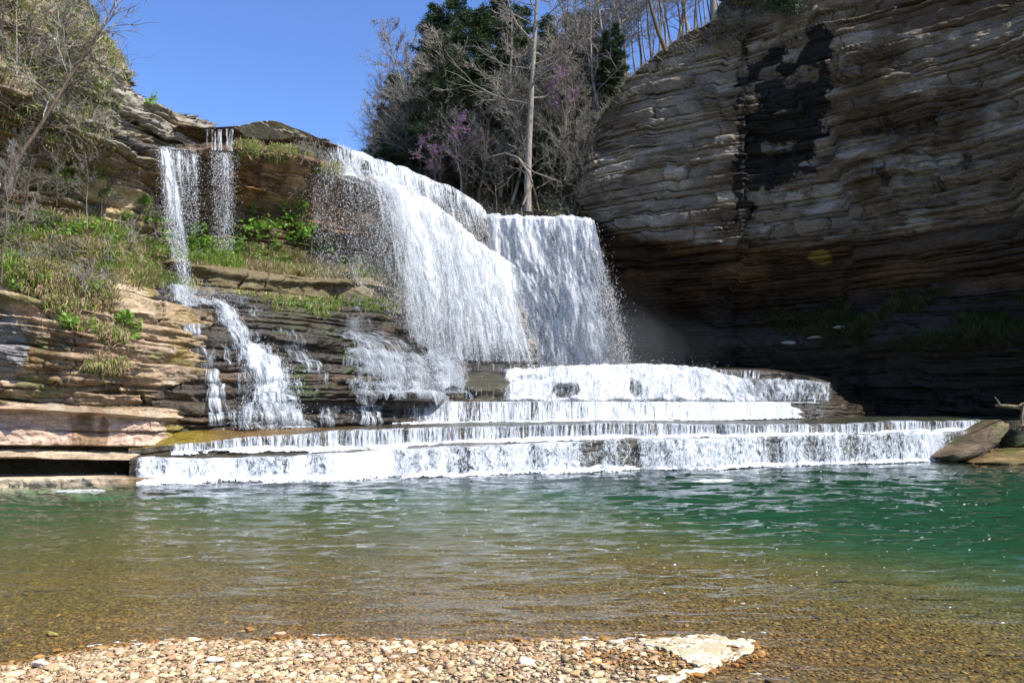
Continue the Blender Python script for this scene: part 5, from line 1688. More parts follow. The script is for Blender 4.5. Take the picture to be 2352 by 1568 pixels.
# evergreens
ev = [(862, 395, 80, 90, 1), (885, 400, 78, 175, 1), (912, 395, 76, 250, 1), (935, 395, 77, 205, 0), (968, 392, 75, 330, 1), (1008, 400, 73, 420, 0), (1052, 405, 71, 470, 1), (1098, 400, 72, 420, 0), (1140, 395, 74, 460, 0),
      (1180, 390, 74, 400, 1), (1255, 375, 75, 360, 0), (1215, 400, 73, 300, 1), (1290, 360, 72, 230, 1), (1305, 330, 74, 320, 2), (1160, 440, 66, 130, 1), (1230, 430, 66, 120, 1), (1060, 430, 68, 150, 1), (1398, 268, 66, 220, 2), (1425, 235, 65, 200, 2), (1330, 330, 73, 330, 2), (1195, 410, 70, 420, 2), (1350, 300, 76, 300, 1), (1020, 408, 66, 340, 1), (1088, 425, 65, 310, 0), (1165, 440, 64.5, 250, 1), (962, 402, 69, 250, 0), (1245, 445, 63, 210, 1), (1300, 420, 63.5, 230, 0), (905, 398, 72, 170, 0)]
for i, (u, v, d, h, k) in enumerate(ev):
    put(protoE[k], W(u, v, d), px_h(h, d) / 10.0, r.uniform(0, 6), 'dark evergreen on the hillside behind the falls, %s of the evergreens' % ordinal(i, len(ev)), 'tree', 'evergreens on the hillside')
# bare trees: edge against the sky, slope, ridge
bt = []
for u, v, d, h, k, tl in [(872, 392, 76, 190, 1, -.5), (905, 395, 74, 240, 3, -.45), (935, 392, 74, 320, 0, -.3), (960, 400, 72, 380, 2, -.15), (846, 385, 88, 110, 3, -.2), (985, 410, 70, 330, 1, -.2),
                          (1030, 420, 68, 300, 3, .1), (1065, 430, 66, 380, 2, 0), (1120, 440, 64, 300, 1, .15), (1150, 440, 64, 480, 0, .05), (1175, 450, 63, 280, 3, .1), (1240, 430, 64, 420, 0, -.1),
                          (1262, 440, 62, 300, 1, .2), (1285, 430, 63, 460, 2, .05), (1310, 420, 62, 280, 3, -.3), (1335, 390, 64, 420, 4, 0), (1350, 370, 63, 250, 3, -.5), (1372, 330, 65, 400, 0, .1),
                          (1095, 460, 62, 180, 3, -.4), (1140, 480, 61, 170, 1, .3), (1290, 480, 60.5, 190, 3, .2), (1320, 470, 60.5, 200, 1, -.35), (1345, 440, 61, 200, 3, -.2), (1010, 445, 64, 180, 3, -.3), (975, 430, 68, 160, 1, .3)]:
    bt.append((u, v, d, h, k, tl))
for i in range(40):
    u = 1375 + i * 8.6 + r.uniform(-5, 5)
    vr = np.interp(u, [1150, 1300, 1420, 1560, 1660, 1800], [350, 298, 215, 120, 55, -30])
    d = r.uniform(63, 84)
    bt.append((u, vr + r.uniform(8, 40), d, r.uniform(250, 430), [4, 5, 2, 0][r.integers(0, 4)], r.normal(0, 0.05)))
bt.sort()
for i in range(46):                                                  # the tangle on the lower slope and the light crowns at its left edge
    u = r.uniform(835, 1345)
    v0 = np.interp(u, [830, 1000, 1150, 1300, 1345], [392, 430, 478, 478, 430])
    v1 = np.interp(u, [830, 1000, 1150, 1300, 1345], [388, 392, 400, 380, 360])
    t = r.random()
    bt.append((u, v0 * (1 - t) + v1 * t, 60.5 + 12 * t if u > 1000 else 66 + 14 * t, r.uniform(130, 330) * (0.6 if u < 880 else 1), [1, 3, 3, 1, 0][r.integers(0, 5)], r.normal(-.12, .3)))
bt.sort()
names = {0: 'grey bare tree with a straight trunk', 1: 'brown spreading bare tree', 2: 'grey bare tree forking upward', 3: 'low brown twiggy bare tree', 4: 'slender pale bare tree', 5: 'slender dark bare tree'}
cnt = {}
tot = {k: sum(1 for b in bt if b[4] == k) for k in names}
for (u, v, d, h, k, tl) in bt:
    i = cnt.get(k, 0); cnt[k] = i + 1
    put(protoB[k], W(u, v, d), px_h(h, d) / 10.0, r.uniform(0, 6), '%s on the hillside, %s such tree' % (names[k], ordinal(i, tot[k])), 'tree', 'bare trees on the hillside', tilt=(r.normal(0, .04), tl * 0.5))
rb = [(1000, 372, 62, 120, 0, 'redbud tree in purple bloom just above the main fall lip'), (1065, 345, 61, 130, 1, 'redbud tree in purple bloom left of the tall grey trunk'),
      (1290, 240, 61, 130, 0, 'redbud tree in purple bloom right of the tall grey trunk'), (1330, 130, 72, 130, 1, 'pale redbud in bloom high up beside the dark cedar'), (985, 415, 65, 80, 1, 'small purple redbud low on the slope over the fall')]
for u, v, d, h, k, lab in rb:
    put(protoR[k], W(u, v + h * .35, d), px_h(h, d) / 5.0, r.uniform(0, 6), lab, 'tree', 'redbuds in bloom')
# hemlock hanging over the cliff edge at the top
hem = make_evergreen('evergreen_tree', 211, 7.0, M_NEEDLE, .5, 70, .05, -0.12)
hem.location = tuple(W(1800, 10, 53.5)); hem.rotation_euler = (0.9, 0.2, 0)
tag(hem, 'dark hemlock drooping over the top edge of the right cliff', 'tree')
hem2 = put(hem, W(1870, -20, 52), 0.9, 2.0, 'second dark hemlock at the cliff top just right of the drooping one', 'tree', None, tilt=(0.8, 0.4)) if False else None
# slim trees on the rim of the cliff
rim_t = make_bare('rim_tree', 160, 12.0, 0.17, M_BARK2, n1=10, first=.5, spread=.2, lean=(-0.25, 0.05), twig=0.014)[0]
rim_t.location = tuple(W(1530, 112, 57)); tag(rim_t, 'dark leaning tree rooted on the rim of the right cliff', 'tree')
rim_p = make_bare('rim_tree', 161, 13.0, 0.24, M_BARK, n1=9, first=.6, spread=.2, lean=(-0.12, 0), twig=0.014)[0]
rim_p.location = tuple(W(1642, 52, 57)); tag(rim_p, 'stout pale trunk standing at the cliff rim against blue sky', 'tree')
# dead branch dangling over the lip
L = [(np.array([W(u, v, d) for u, v, d in [(1120, 362, 57), (1160, 352, 57), (1190, 362, 56.5), (1215, 398, 56), (1222, 420, 56)]]), np.array([.03, .05, .07, .08, .09])),
     (np.array([W(u, v, d) for u, v, d in [(1222, 425, 56), (1212, 445, 55.8), (1202, 468, 55.6), (1197, 480, 55.4), (1200, 497, 55.2)]]), np.array([.09, .08, .07, .05, .03])),
     (np.array([W(u, v, d) for u, v, d in [(1190, 362, 56.5), (1225, 395, 56.8), (1290, 420, 57)]]), np.array([.05, .05, .03]))]
v, f = tubes(L, 6)
o = mesh_np('dead_branch', v, f, bark_mat('pale_deadwood', (0.13, 0.11, 0.085), (0.27, 0.235, 0.19)), smooth=True)
tag(o, 'pale dead branch dangling to the lip of the shaded plunge', 'branch')

# undergrowth on the hillside: nobody could count it
def brush_mesh(name, pts, nrm, n_tw, h, seed, mat, label, thick=0.012, lean=0.7):
    r = np.random.default_rng(seed)
    lines = []
    for p, q in zip(pts, nrm):
        for _ in range(n_tw):
            d = q * 0.4 + r.normal(0, lean, 3) * np.array([1, 1, 0.6]) + np.array([0, 0, 0.8])
            lines.append(grow(p + r.normal(0, 0.12, 3), d / np.linalg.norm(d), h * r.uniform(0.4, 1.2), thick, thick * 0.5, 3, 0.25, r))
    v, f = tubes(lines, 3)
    o = mesh_np(name, v, f, mat, smooth=True)
    if label: tag(o, label, kind='stuff')
    return o


hp = HILL_P.reshape(-1, 3); hu_, hv_ = HILL_U.ravel(), HILL_V.ravel()
okk = np.where((hv_ < 520) & (hu_ > 830) & (hu_ < 1700))[0]
sel = r.choice(okk, 1500)
brush_mesh('undergrowth', hp[sel], grid_normals(HILL_P).reshape(-1, 3)[sel], 5, 1.5, 70, M_TWIG, 'tangled leafless undergrowth covering the wooded hillside', 0.013)
sel = r.choice(okk, 1600)
v, f = leaves(np.repeat(hp[sel] + r.normal(0, .4, (len(sel), 3)) + np.array([0, 0, .4]), 6, 0), 0.12, r, 0.7, 0.3)
o = mesh_np('undergrowth', v, f, M_NEEDLE2)
tag(o, 'dull green low foliage scattered over the wooded hillside', kind='stuff')
# ---------------------------------------------------------------- plants of the left bank and the recess
def surf(name, mask_fn, n, seed):
    """n random points on a rock grid, weighted by mask_fn(U, V, T)"""
    P, U, V, T = GR[name]
    r = np.random.default_rng(seed)
    w = np.clip(mask_fn(U, V, T), 0, None)
    ar = np.linalg.norm(np.cross(np.gradient(P, axis=0), np.gradient(P, axis=1)), axis=-1)
    p = (w * ar).ravel()
    k = r.choice(P.shape[0] * P.shape[1], n, p=p / p.sum())
    nn = grid_normals(blur(P, 4)).reshape(-1, 3)[k]
    q = P.reshape(-1, 3)[k] + nn * 0.02 + r.normal(0, 0.05, (n, 3))
    return q, nn, U.ravel()[k], V.ravel()[k], r


def near(name, u, v, tmin=0, tmax=99):
    P, U, V, T = GR[name]
    q = (U - u) ** 2 + (V - v) ** 2 + 1e6 * ((T < tmin) | (T > tmax))
    k = np.argmin(q)
    return P.reshape(-1, 3)[k]


def grass(name, pts, nrm, cols, h, seed, label, droop=0.35, width=0.016, blades=3):
    r = np.random.default_rng(seed)
    pts = np.repeat(pts, blades, 0); nrm = np.repeat(nrm, blades, 0); cols = np.repeat(cols, blades, 0)
    n = len(pts)
    pts = pts + r.normal(0, 0.06, (n, 3))
    d = nrm * 0.45 + np.array([0, 0, 0.75]) + r.normal(0, 0.32, (n, 3))
    d /= np.linalg.norm(d, axis=1, keepdims=True)
    L = h * r.uniform(0.45, 1.25, (n, 1))
    s = np.cross(d, r.normal(0, 1, (n, 3))); s /= np.linalg.norm(s, axis=1, keepdims=True)
    s *= width * r.uniform(0.6, 1.4, (n, 1))
    m = pts + d * L * 0.6
    e = m + (d * 0.5 + nrm * 0.25 * droop + np.array([0, 0, -droop])) * L * 0.55
    V = np.stack([pts - s, pts + s, m + s * 0.8, m - s * 0.8, e], 1).reshape(-1, 3)
    b = np.arange(n)[:, None] * 5
    C = np.repeat(np.concatenate([cols * r.uniform(0.7, 1.3, (n, 1)), np.ones((n, 1))], 1), 5, 0)
    o = mesh_np(name, V, [b + np.array([[0, 1, 2, 3]]), b + np.array([[3, 2, 4]])], M_GRASS, attrs={'rock': C})
    tag(o, label, kind='stuff')
    return o


G1, G2, DRY, DRY2 = np.array((0.18, 0.30, 0.05)), np.array((0.26, 0.33, 0.08)), np.array((0.46, 0.36, 0.22)), np.array((0.36, 0.27, 0.17))


def mixcols(U, V, q, r, pg):
    k = r.random(len(q)) < pg
    g = np.where(r.random((len(q), 1)) < .5, G1, G2)
    dd = np.where(r.random((len(q), 1)) < .5, DRY, DRY2)
    return np.where(k[:, None], g, dd)


# slope above the left bank
q, nn, u, v, r = surf('rock_bank', lambda U, V, T: sstep(1.15, 0.9, T) * (V < 660) * (U > -120) * (0.25 + sstep(.4, .6, fbm(U * .02, V * .02, 0, 601, 3))), 15000, 61)
pg = 0.25 + 0.6 * sstep(0.42, 0.6, fbm(u * 0.012, v * 0.012, 0, 602, 3))
grass('grass', q, nn, mixcols(u, v, q, r, pg), 0.42, 1, 'long green and dry grass covering the slope above the left rock bank', 0.45)
q, nn, u, v, r = surf('rock_bank', lambda U, V, T: np.maximum.reduce([blob(U, V, 150, 655, 110, 30), blob(U, V, 230, 690, 40, 26), blob(U, V, 90, 640, 60, 40), blob(U, V, 240, 845, 40, 16) * 1.4, blob(U, V, 180, 745, 30, 12), blob(U, V, 255, 775, 30, 16), blob(U, V, 150, 705, 40, 14)]) * (U > -50), 4200, 62)
grass('grass', q, nn, mixcols(u, v, q, r, np.full(len(q), .35)), 0.42, 2, 'hanging dry grass tufts on the ledges of the left rock bank', 0.9)
# planted ledge at the foot of the recess
q, nn, u, v, r = surf('cliff', lambda U, V, T: (T > 5.75) * (T < 6.6) * (U < 965) * (0.5 + .5 * sstep(.35, .55, fbm(U * .03, V * .05, 0, 603, 3))), 11000, 63)
pg = np.where(u < 560, 0.93, 0.30 + 0.45 * sstep(.5, .6, fbm(u * .02, v * .03, 0, 604, 3)))
grass('grass', q, nn, mixcols(u, v, q, r, pg), 0.36, 3, 'strip of green and straw coloured grass on the ledge between the falls', 0.4)
q, nn, u, v, r = surf('rock_terraces', lambda U, V, T: np.maximum.reduce([blob(U, V, 640, 690, 70, 26), blob(U, V, 730, 705, 50, 26), blob(U, V, 860, 690, 70, 30), blob(U, V, 560, 665, 40, 18)]) * (V < 740), 3200, 64)
grass('grass', q, nn, mixcols(u, v, q, r, np.full(len(q), .75)), 0.34, 4, 'mossy green tufts hanging below the grass strip', 0.9)
q, nn, u, v, r = surf('cliff', lambda U, V, T: np.maximum.reduce([blob(U, V, 570, 352, 26, 7, .2), blob(U, V, 640, 358, 40, 8, .2), blob(U, V, 745, 392, 34, 9, .2), blob(U, V, 690, 482, 14, 30, .2)]) * (T > 3.5), 2600, 65)
grass('grass', q, nn, mixcols(u, v, q, r, np.full(len(q), .5)), 0.3, 5, 'thin grass along the mid ledge under the falls lip', 0.7)
q, nn, u, v, r = surf('rock_rim', lambda U, V, T: (T < 6.2) * sstep(300, 200, U) * (U > -60) * (0.15 + sstep(.45, .6, fbm(U * .025, V * .025, 0, 605, 3))) * (V > -40), 7000, 66)
grass('grass', q, nn, mixcols(u, v, q, r, np.full(len(q), .45)), 0.4, 6, 'sparse dry grass on the tilted rock rim at upper left', 0.6)

# leafy plants, each with leaves and stems
def leafy(seed, R, n, size):
    r = np.random.default_rng(seed)
    root = empty('leafy_plant', (0, 0, 0))
    d = r.normal(0, 1, (n, 3)); d /= np.linalg.norm(d, axis=1, keepdims=True)
    d[:, 2] = d[:, 2] * 0.8 + 0.25
    pts = d * (R * r.random((n, 1)) ** 0.5)
    pts = pts + (r.normal(0, 1, (5, 3)) * R * .5)[r.integers(0, 5, n)]
    v, f = leaves(pts, size, r, 0.8, 0.02, 0.85)
    mesh_np('leaves', v, f, M_LEAF, root)
    st_ = [(np.array([[0, 0, 0], p * .5 + r.normal(0, .03, 3), p]), np.array([.012, .009, .006])) for p in pts[:14]]
    v, f = tubes(st_, 3)
    mesh_np('stems', v, f, M_TWIG, root)
    return root


protoL = [leafy(401, .34, 90, .085), leafy(402, .45, 130, .09), leafy(403, .26, 60, .08)]
plants = [('cliff', x) for x in [(590, 478, 2), (600, 535, 1), (625, 530, 1), (645, 520, 0), (612, 512, 2), (660, 475, 2), (672, 500, 0), (688, 525, 1), (700, 540, 0), (676, 548, 0), (548, 560, 2), (555, 572, 0), (462, 525, 0), (470, 545, 1),
                                 (448, 562, 0), (456, 585, 1), (480, 560, 0), (740, 565, 2), (765, 575, 0), (930, 600, 1), (915, 612, 0), (944, 590, 0), (705, 470, 2), (720, 520, 2), (585, 585, 2), (520, 580, 2), (640, 560, 2), (790, 590, 2), (390, 560, 0), (378, 575, 1)]]
plants += [('rock_rim', x) for x in [(180, 410, 1), (195, 422, 1), (165, 428, 0), (210, 400, 0), (260, 252, 0), (255, 440, 2), (330, 470, 0), (345, 485, 2), (360, 520, 1), (300, 500, 0), (280, 275, 0), (228, 215, 2), (350, 233, 2)]]
plants += [('rock_bank', x) for x in [(150, 395, 1), (130, 430, 1), (185, 545, 1), (175, 560, 1), (195, 530, 0), (250, 560, 0), (60, 420, 1), (90, 460, 0), (30, 480, 1), (110, 500, 0), (310, 590, 0), (285, 735, 0), (165, 748, 0), (230, 770, 2), (45, 655, 2), (310, 765, 2), (350, 578, 1), (225, 665, 0), (270, 725, 2)]]
where = {'cliff': 'on the recessed wall', 'rock_rim': 'on the tilted rock rim at upper left', 'rock_bank': 'on the left bank slope'}
byw = {}
for w, x in plants: byw.setdefault(w, []).append(x)
r = np.random.default_rng(3)
for w, xs in byw.items():
    xs.sort()
    for i, (u, v, k) in enumerate(xs):
        p = near(w, u, v, 3.6 if w == 'cliff' else 0)
        put(protoL[k], p + np.array([0, -0.18, 0.05]), r.uniform(.8, 1.2), r.uniform(0, 6), 'green leafy plant %s, %s plant' % (where[w], ordinal(i, len(xs))), 'plant', 'leafy plants ' + where[w])


# dry shrubs
def dry_shrub(seed, R, n):
    r = np.random.default_rng(seed)
    root = empty('dry_shrub', (0, 0, 0))
    L1, L2 = [], []
    for i in range(n):
        d = r.normal(0, .7, 3) + np.array([0, -0.1, .7])
        b = grow((r.normal(0, .12), r.normal(0, .12), 0), d / np.linalg.norm(d), R * r.uniform(.6, 1.3), .014, .007, 5, .28, r, -0.05)
        L1.append(b)
        for q in range(5):
            m = r.integers(1, 5)
            dd = r.normal(0, 1, 3)
            L2.append(grow(b[0][m], dd / np.linalg.norm(dd), R * r.uniform(.2, .45), .008, .005, 3, .25, r, -0.05))
    v1, f1 = tubes(L1, 4)
    v2, f2 = tubes(L2, 3)
    mesh_np('branches', np.concatenate([v1, v2]), [np.concatenate([f1, f2 + len(v1)])], M_TWIG, root, True)
    return root


protoS = [dry_shrub(501, .8, 22), dry_shrub(502, 1.1, 26)]
sh = [('cliff', 668, 360, 1), ('cliff', 700, 372, 1), ('cliff', 690, 440, 0), ('cliff', 650, 600, 0), ('cliff', 720, 610, 1), ('cliff', 780, 600, 1), ('cliff', 840, 625, 0), ('rock_bank', 240, 600, 1), ('rock_bank', 270, 560, 1), ('rock_bank', 205, 660, 1), ('rock_bank', 190, 648, 0),
      ('rock_bank', 240, 640, 0), ('rock_bank', 60, 600, 0), ('rock_bank', 310, 545, 1), ('rock_rim', 310, 400, 1), ('rock_rim', 335, 500, 1), ('rock_rim', 290, 530, 0), ('rock_rim', 250, 480, 1), ('cliff', 380, 530, 1), ('rock_rim', 150, 300, 1), ('rock_rim', 120, 210, 1), ('rock_rim', 200, 230, 1),
      ('rock_rim', 60, 240, 1), ('rock_rim', 90, 320, 1), ('rock_rim', 30, 330, 1), ('rock_bank', 30, 440, 1), ('rock_bank', 90, 520, 1), ('rock_bank', 10, 540, 1), ('rock_bank', 140, 590, 1), ('rock_rim', 160, 160, 1), ('rock_rim', 100, 130, 1), ('rock_rim', 60, 90, 1), ('rock_rim', 130, 70, 1)]
byw = {}
for w, u, v, k in sh: byw.setdefault(w, []).append((u, v, k))
where = {'cliff': 'in the recess between the falls', 'rock_rim': 'on the upper left rock rim', 'rock_bank': 'on the slope of the left bank'}
for w, xs in byw.items():
    xs.sort()
    for i, (u, v, k) in enumerate(xs):
        p = near(w, u, v, 3.6 if w == 'cliff' else 0)
        put(protoS[k], p + np.array([0, -0.12, 0]), r.uniform(.8, 1.25), r.uniform(0, 6), 'leafless brown shrub %s, %s' % (where[w], ordinal(i, len(xs))), 'shrub', 'dry shrubs ' + where[w])

# trees at upper left
lt = [('bare_tree', 21, 430, 29.5, 470, 0, -.03), ('bare_tree', 62, 400, 31, 430, 2, .03), ('bare_tree', -30, 330, 29, 420, 0, .1), ('bare_tree', 105, 230, 34, 330, 3, .2), ('bare_tree', 150, 190, 36, 300, 1, .5), ('bare_tree', 190, 175, 37, 230, 3, .75),
      ('bare_tree', 215, 165, 38, 180, 1, .9), ('bare_tree', 75, 160, 36, 300, 3, .1), ('bare_tree', 130, 120, 39, 260, 5, .2), ('bare_tree', 20, 250, 33, 330, 3, -.1), ('bare_tree', 200, 520, 30.5, 190, 4, .05), ('bare_tree', 232, 500, 33, 170, 3, -.1),
      ('bare_tree', 215, 470, 33.5, 140, 4, .1), ('bare_tree', 3, 640, 27.5, 330, 5, .02), ('bare_tree', 45, 560, 28.5, 220, 3, .1), ('bare_tree', 110, 380, 31, 240, 3, -.2), ('bare_tree', 170, 330, 32.5, 200, 3, .2), ('bare_tree', 60, 470, 30, 200, 3, .15), ('bare_tree', 130, 470, 30.5, 150, 3, -.1),
      ('bare_tree', 20, 120, 38, 300, 1, .05), ('bare_tree', 165, 100, 40, 260, 3, .45)]
lt.sort(key=lambda x: x[1])
cnt, tot = {}, {}
for x in lt: tot[x[5]] = tot.get(x[5], 0) + 1
for _, u, v, d, h, k, tl in lt:
    i = cnt.get(k, 0); cnt[k] = i + 1
    put(protoB[k], W(u, v, d), px_h(h, d) / 10.0 * 1.0, r.uniform(0, 6), '%s on the left bank, %s such tree' % (names[k], ordinal(i, tot[k])), 'tree', 'bare trees on the left bank', tilt=(r.normal(0, .04), tl * .6))
lean, _ = make_bare('sapling', 170, 10.5, .085, M_BARK2, n1=12, first=.25, spread=.24, lean=(.36, .05), twig=.012, wob=.03)
lean.location = tuple(W(8, 405, 28)); lean.rotation_euler = (0, .05, 0)
tag(lean, 'dark sapling leaning diagonally to the right in front of the left hill', 'tree')
put(protoR[0], W(160, 185, 33), .5, 1.0, 'redbud tree in purple bloom on the upper left rim', 'tree', None)
put(protoR[1], W(160, 232, 32.5), .42, 2.0, 'low redbud branch in bloom below the upper left redbud', 'tree', None)
protoC = [make_evergreen('cedar_tree', 221, 6.0, M_NEEDLE2, .32, 60, .05, -0.02, .11), make_evergreen('cedar_tree', 222, 6.0, M_NEEDLE2, .40, 50, .03, -0.02, .11)]
ced = [(35, 120, 37, 260, 0), (85, 130, 38, 240, 1), (125, 90, 40, 230, 0), (170, 130, 40, 170, 1), (205, 150, 40.5, 150, 0), (-20, 200, 34, 260, 1), (150, 60, 42, 200, 1), (60, 60, 41, 240, 0)]
ced.sort()
for i, (u, v, d, h, k) in enumerate(ced):
    put(protoC[k], W(u, v, d), px_h(h, d) / 6.0, r.uniform(0, 6), 'dull olive cedar at the top left hill, %s of the cedars' % ordinal(i, len(ced)), 'tree', 'cedars on the left hill')
P_, U_, V_, T_ = GR['rock_rim']
sel = np.where(((U_ < 250) & (T_ < 5.5) & (U_ > -80)).ravel())[0]
sel = r.choice(sel, 330)
brush_mesh('undergrowth', P_.reshape(-1, 3)[sel], grid_normals(P_).reshape(-1, 3)[sel], 5, 1.3, 71, M_TWIG, 'tangled bare brush covering the upper left hill', 0.010)
sel = np.where(((U_ < 230) & (T_ < 5) & (U_ > -80)).ravel())[0]
sel = r.choice(sel, 520)
v, f = leaves(np.repeat(P_.reshape(-1, 3)[sel] + r.normal(0, .35, (len(sel), 3)) + np.array([0, -.3, .3]), 7, 0), .075, r, .8, .28)
o = mesh_np('undergrowth', v, f, M_NEEDLE2)
tag(o, 'olive green budding brush on the upper left hill', kind='stuff')
P_, U_, V_, T_ = GR['rock_bank']
sel = np.where(((U_ < 330) & (T_ < 1.1) & (U_ > -80)).ravel())[0]
sel = r.choice(sel, 700)
v, f = leaves(np.repeat(P_.reshape(-1, 3)[sel] + r.normal(0, .25, (len(sel), 3)) + np.array([0, -.2, .15]), 7, 0), .035, r, .8, .22)
o = mesh_np('undergrowth', v, f, M_LEAF)
tag(o, 'low green weeds scattered through the grass of the left slope', kind='stuff')

# greenery at the foot of the right cliff, deep in the shade
q, nn, u, v, r2 = surf('right_cliff', lambda U, V, T: (T > 5.4) * (T < 7.2) * sstep(1720, 1900, U) * (U < 2420) * sstep(.42, .55, fbm(U * .012, V * .02, 0, 606, 3)), 5000, 67)
grass('grass', q, nn, mixcols(u, v, q, r2, np.full(len(q), .8)) * 0.22, .4, 7, 'dim grass and weeds on the rubble slope under the right cliff', .5)  # blades darkened: the cliff's shade is put into their colour
q, nn, u, v, r2 = surf('right_cliff', lambda U, V, T: (T > .5) * (T < 1.35) * sstep(1760, 1700, U), 2600, 68)
brush_mesh('undergrowth', q[:700], nn[:700], 4, .9, 72, M_TWIG, 'dark brush and roots along the rim of the right cliff', .012)
v, f = leaves(np.repeat(q[600:1500], 5, 0), .09, r2, .8, .2)
o = mesh_np('undergrowth', v, f, M_NEEDLE2); tag(o, 'dull green growth along the rim of the right cliff', kind='stuff')

# ---------------------------------------------------------------- right edge: tilted rock slab, driftwood, brown bar
def boulder(name, pts_front, thick, seed, col, label, mat=M_ROCK, cat='boulder', rough=0.10):
    """rock traced by its survey outline (u, v, d), with its own thickness"""
    a = np.array(pts_front, float)
    n = len(a)
    t = np.linspace(0, n, 90, endpoint=False)
    cl = np.concatenate([a, a[:1]])
    i = t.astype(int); f = (t - i)[:, None]
    o_ = cl[i] * (1 - f) + cl[i + 1] * f
    c = a.mean(0)
    rings = []
    prof = [(0.0, -0.28), (.35, -.27), (.7, -.22), (.9, -.12), (1, 0.06), (1.0, .35), (.96, .7), (.8, .95), (.4, 1.05), (0, 1.08)]
    for s, z in prof:
        uvd = c + (o_ - c) * s
        P = W(uvd[:, 0], uvd[:, 1], uvd[:, 2])
        P[:, 1] += thick * z
        rings.append(P)
    P = np.array(rings)
    P = np.concatenate([P, P[:, :1]], 1)
    nn = P - P.mean((0, 1)); nn /= np.linalg.norm(nn, axis=-1, keepdims=True)
    P = P + nn * (rough * 2 * (fbm(P[..., 0] * 2.2, P[..., 1] * 2.2, P[..., 2] * 2.2, seed, 5) - .5))[..., None]
    m = blur(P, 0)
    cc = mixc(np.ones(P.shape) * np.array(col), np.array(col) * 2.0, sstep(.45, .65, fbm(P[..., 0] * 1.6, P[..., 1] * 1.6, P[..., 2] * 2, seed + 1, 4)))
    cc = mixc(cc, MOSS, .6 * sstep(.55, .65, fbm(P[..., 0] * 1.3, P[..., 1], P[..., 2] * 1.3, seed + 2, 3)))
    rgba = np.concatenate([cc, np.full(P.shape[:2] + (1,), .35)], -1).reshape(-1, 4)
    o = mesh_np(name, P.reshape(-1, 3), grid_faces(P.shape[1], P.shape[0]), mat, attrs={'rock': rgba}, smooth=True)
    tag(o, label, cat)
    return o


boulder('boulder', [(2160, 1050, 35), (2168, 1040, 35.2), (2215, 1012, 35.4), (2262, 985, 35.6), (2290, 966, 35.7), (2302, 964, 35.7), (2318, 970, 35.6), (2318, 985, 35.5), (2300, 1005, 35.3), (2282, 1028, 35.1), (2255, 1044, 34.9), (2225, 1056, 34.8), (2190, 1060, 34.8)], 1.6, 71, (0.085, 0.06, 0.035),
        'big tilted brown rock slab leaning at the right end of the low curtains')
boulder('boulder', [(2235, 1062, 34.2), (2260, 1048, 34.4), (2300, 1040, 34.6), (2345, 1034, 34.8), (2420, 1030, 35), (2500, 1034, 35), (2500, 1066, 34), (2400, 1066, 33.9), (2300, 1068, 33.9)], 2.2, 75, (0.12, 0.08, 0.03),
        'low brown wet rock lying at the waterline beneath the tilted slab')
boulder('boulder', [(2315, 1030, 36.6), (2318, 985, 36.8), (2330, 968, 37), (2400, 955, 37.2), (2500, 950, 37.2), (2500, 1035, 36.6)], 2.0, 79, (0.03, 0.026, 0.02),
        'dark rock in shadow behind the tilted slab at the right edge')
M_DRIFT = bark_mat('driftwood', (0.10, 0.075, 0.05), (0.26, 0.21, 0.14))
dw = empty('driftwood_log', tuple(W(2340, 938, 35.4)))
tag(dw, 'pale bleached driftwood log jutting in from the right edge above the tilted slab', 'driftwood')
for nm, pts, rad in [('log', [(2285, 931, 35.6), (2310, 932, 35.5), (2345, 936, 35.4), (2400, 940, 35.2), (2470, 946, 35)], [.04, .08, .10, .12, .13]),
                     ('branch', [(2284, 911, 35.5), (2290, 918, 35.5), (2297, 930, 35.5)], [.02, .03, .05]),
                     ('branch', [(2345, 925, 35.3), (2350, 934, 35.3), (2347, 960, 35.2), (2349, 990, 35.1)], [.03, .05, .06, .05]),
                     ('branch', [(2340, 932, 35.2), (2352, 926, 35.2), (2366, 918, 35.2)], [.05, .05, .03])]:
    v, f = tubes([(np.array([W(*p) for p in pts]), np.array(rad))], 8)
    mesh_np(nm, v, f, M_DRIFT, dw, True)
at_origin(dw)
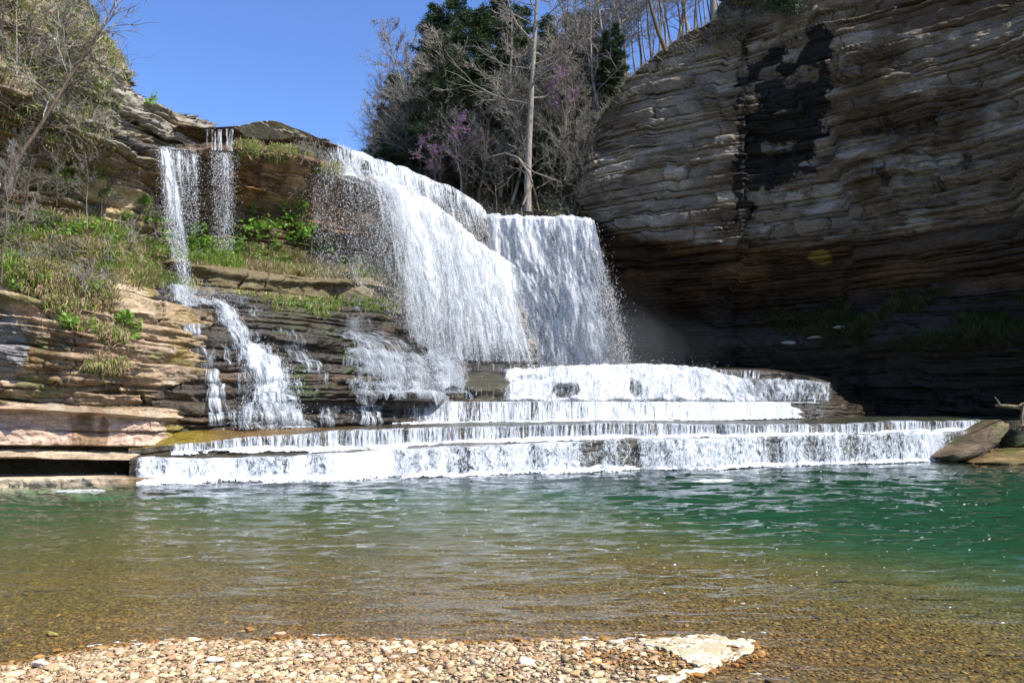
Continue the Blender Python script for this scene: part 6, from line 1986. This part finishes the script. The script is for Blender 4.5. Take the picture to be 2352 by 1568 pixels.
for pts, rad, lab in [([(2335, 990, 35.2), (2338, 980, 35.1), (2352, 976, 35), (2390, 978, 35)], [.06, .07, .07, .06], 'curved pale stick of driftwood beside the tilted rock slab'),
                      ([(2248, 1048, 34.5), (2262, 1042, 34.4), (2272, 1040, 34.4), (2266, 1034, 34.4), (2259, 1026, 34.4)], [.02, .035, .03, .03, .02], 'small pale forked stick lying on the low wet rock')]:
    v, f = tubes([(np.array([W(*p) for p in pts]), np.array(rad))], 6)
    o = mesh_np('driftwood_stick', v, f, M_DRIFT, smooth=True)
    tag(o, lab, 'driftwood')
for u, v_, d, s, lab in [(1880, 779, 49.6, .55, 'pale fallen stone block on the rubble under the right cliff'), (1935, 757, 49.2, .35, 'small pale stone above the fallen block under the right cliff'), (1812, 790, 50.6, .4, 'tilted grey stone left of the fallen block under the right cliff')]:
    shp, f = stone_shapes(3, 1, int(u))
    q = shp[0] * s * np.array([1, .7, .7])
    p = near('right_cliff', u, v_)
    o = mesh_np('stone', q, f, M_STONE, attrs={'rock': np.tile(np.array([.24, .23, .20, 0]), (len(q), 1))})
    o.location = tuple(p + np.array([0, -.25, .05]))
    tag(o, lab, 'stone')

# ---------------------------------------------------------------- mist at the foot of the plunge
def mist_mat(name, dens):
    m, nt, out = new_mat(name)
    vs_ = N(nt, 'VolumeScatter', Density=dens)
    vs_.inputs['Color'].default_value = (0.92, 0.96, 1, 1)
    nt.links.new(vs_.outputs[0], out.inputs['Volume'])
    return m


M_MIST, M_MIST2 = mist_mat('spray_mist', 0.007), mist_mat('faint_mist', 0.003)
iv, if_ = icos(3)
for (u, v, d, sx, sy, sz, lab) in [(1400, 790, 49.5, 3.6, 2.2, 3.0, 'thin bluish mist hanging at the foot of the shaded plunge'), (1500, 800, 48.5, 4.6, 1.8, 2.2, 'faint mist drifting in front of the right cliff beside the plunge'),
                                   (1400, 800, 49.3, 5.0, 2.6, 2.2, 'low mist spreading over the pool at the foot of the shaded plunge'), (1450, 770, 49, 2.4, 1.6, 4.0, 'tall wisp of mist rising at the right of the shaded plunge'), (1120, 800, 44.0, 3.4, 1.6, 1.8, 'thin spray mist in front of the foot of the largest fall')]:
    o = mesh_np('mist', iv * np.array([sx, sy, sz]), if_, M_MIST2 if u > 1420 else M_MIST, smooth=True)
    o.location = tuple(W(u, v, d))
    tag(o, lab, kind='stuff')
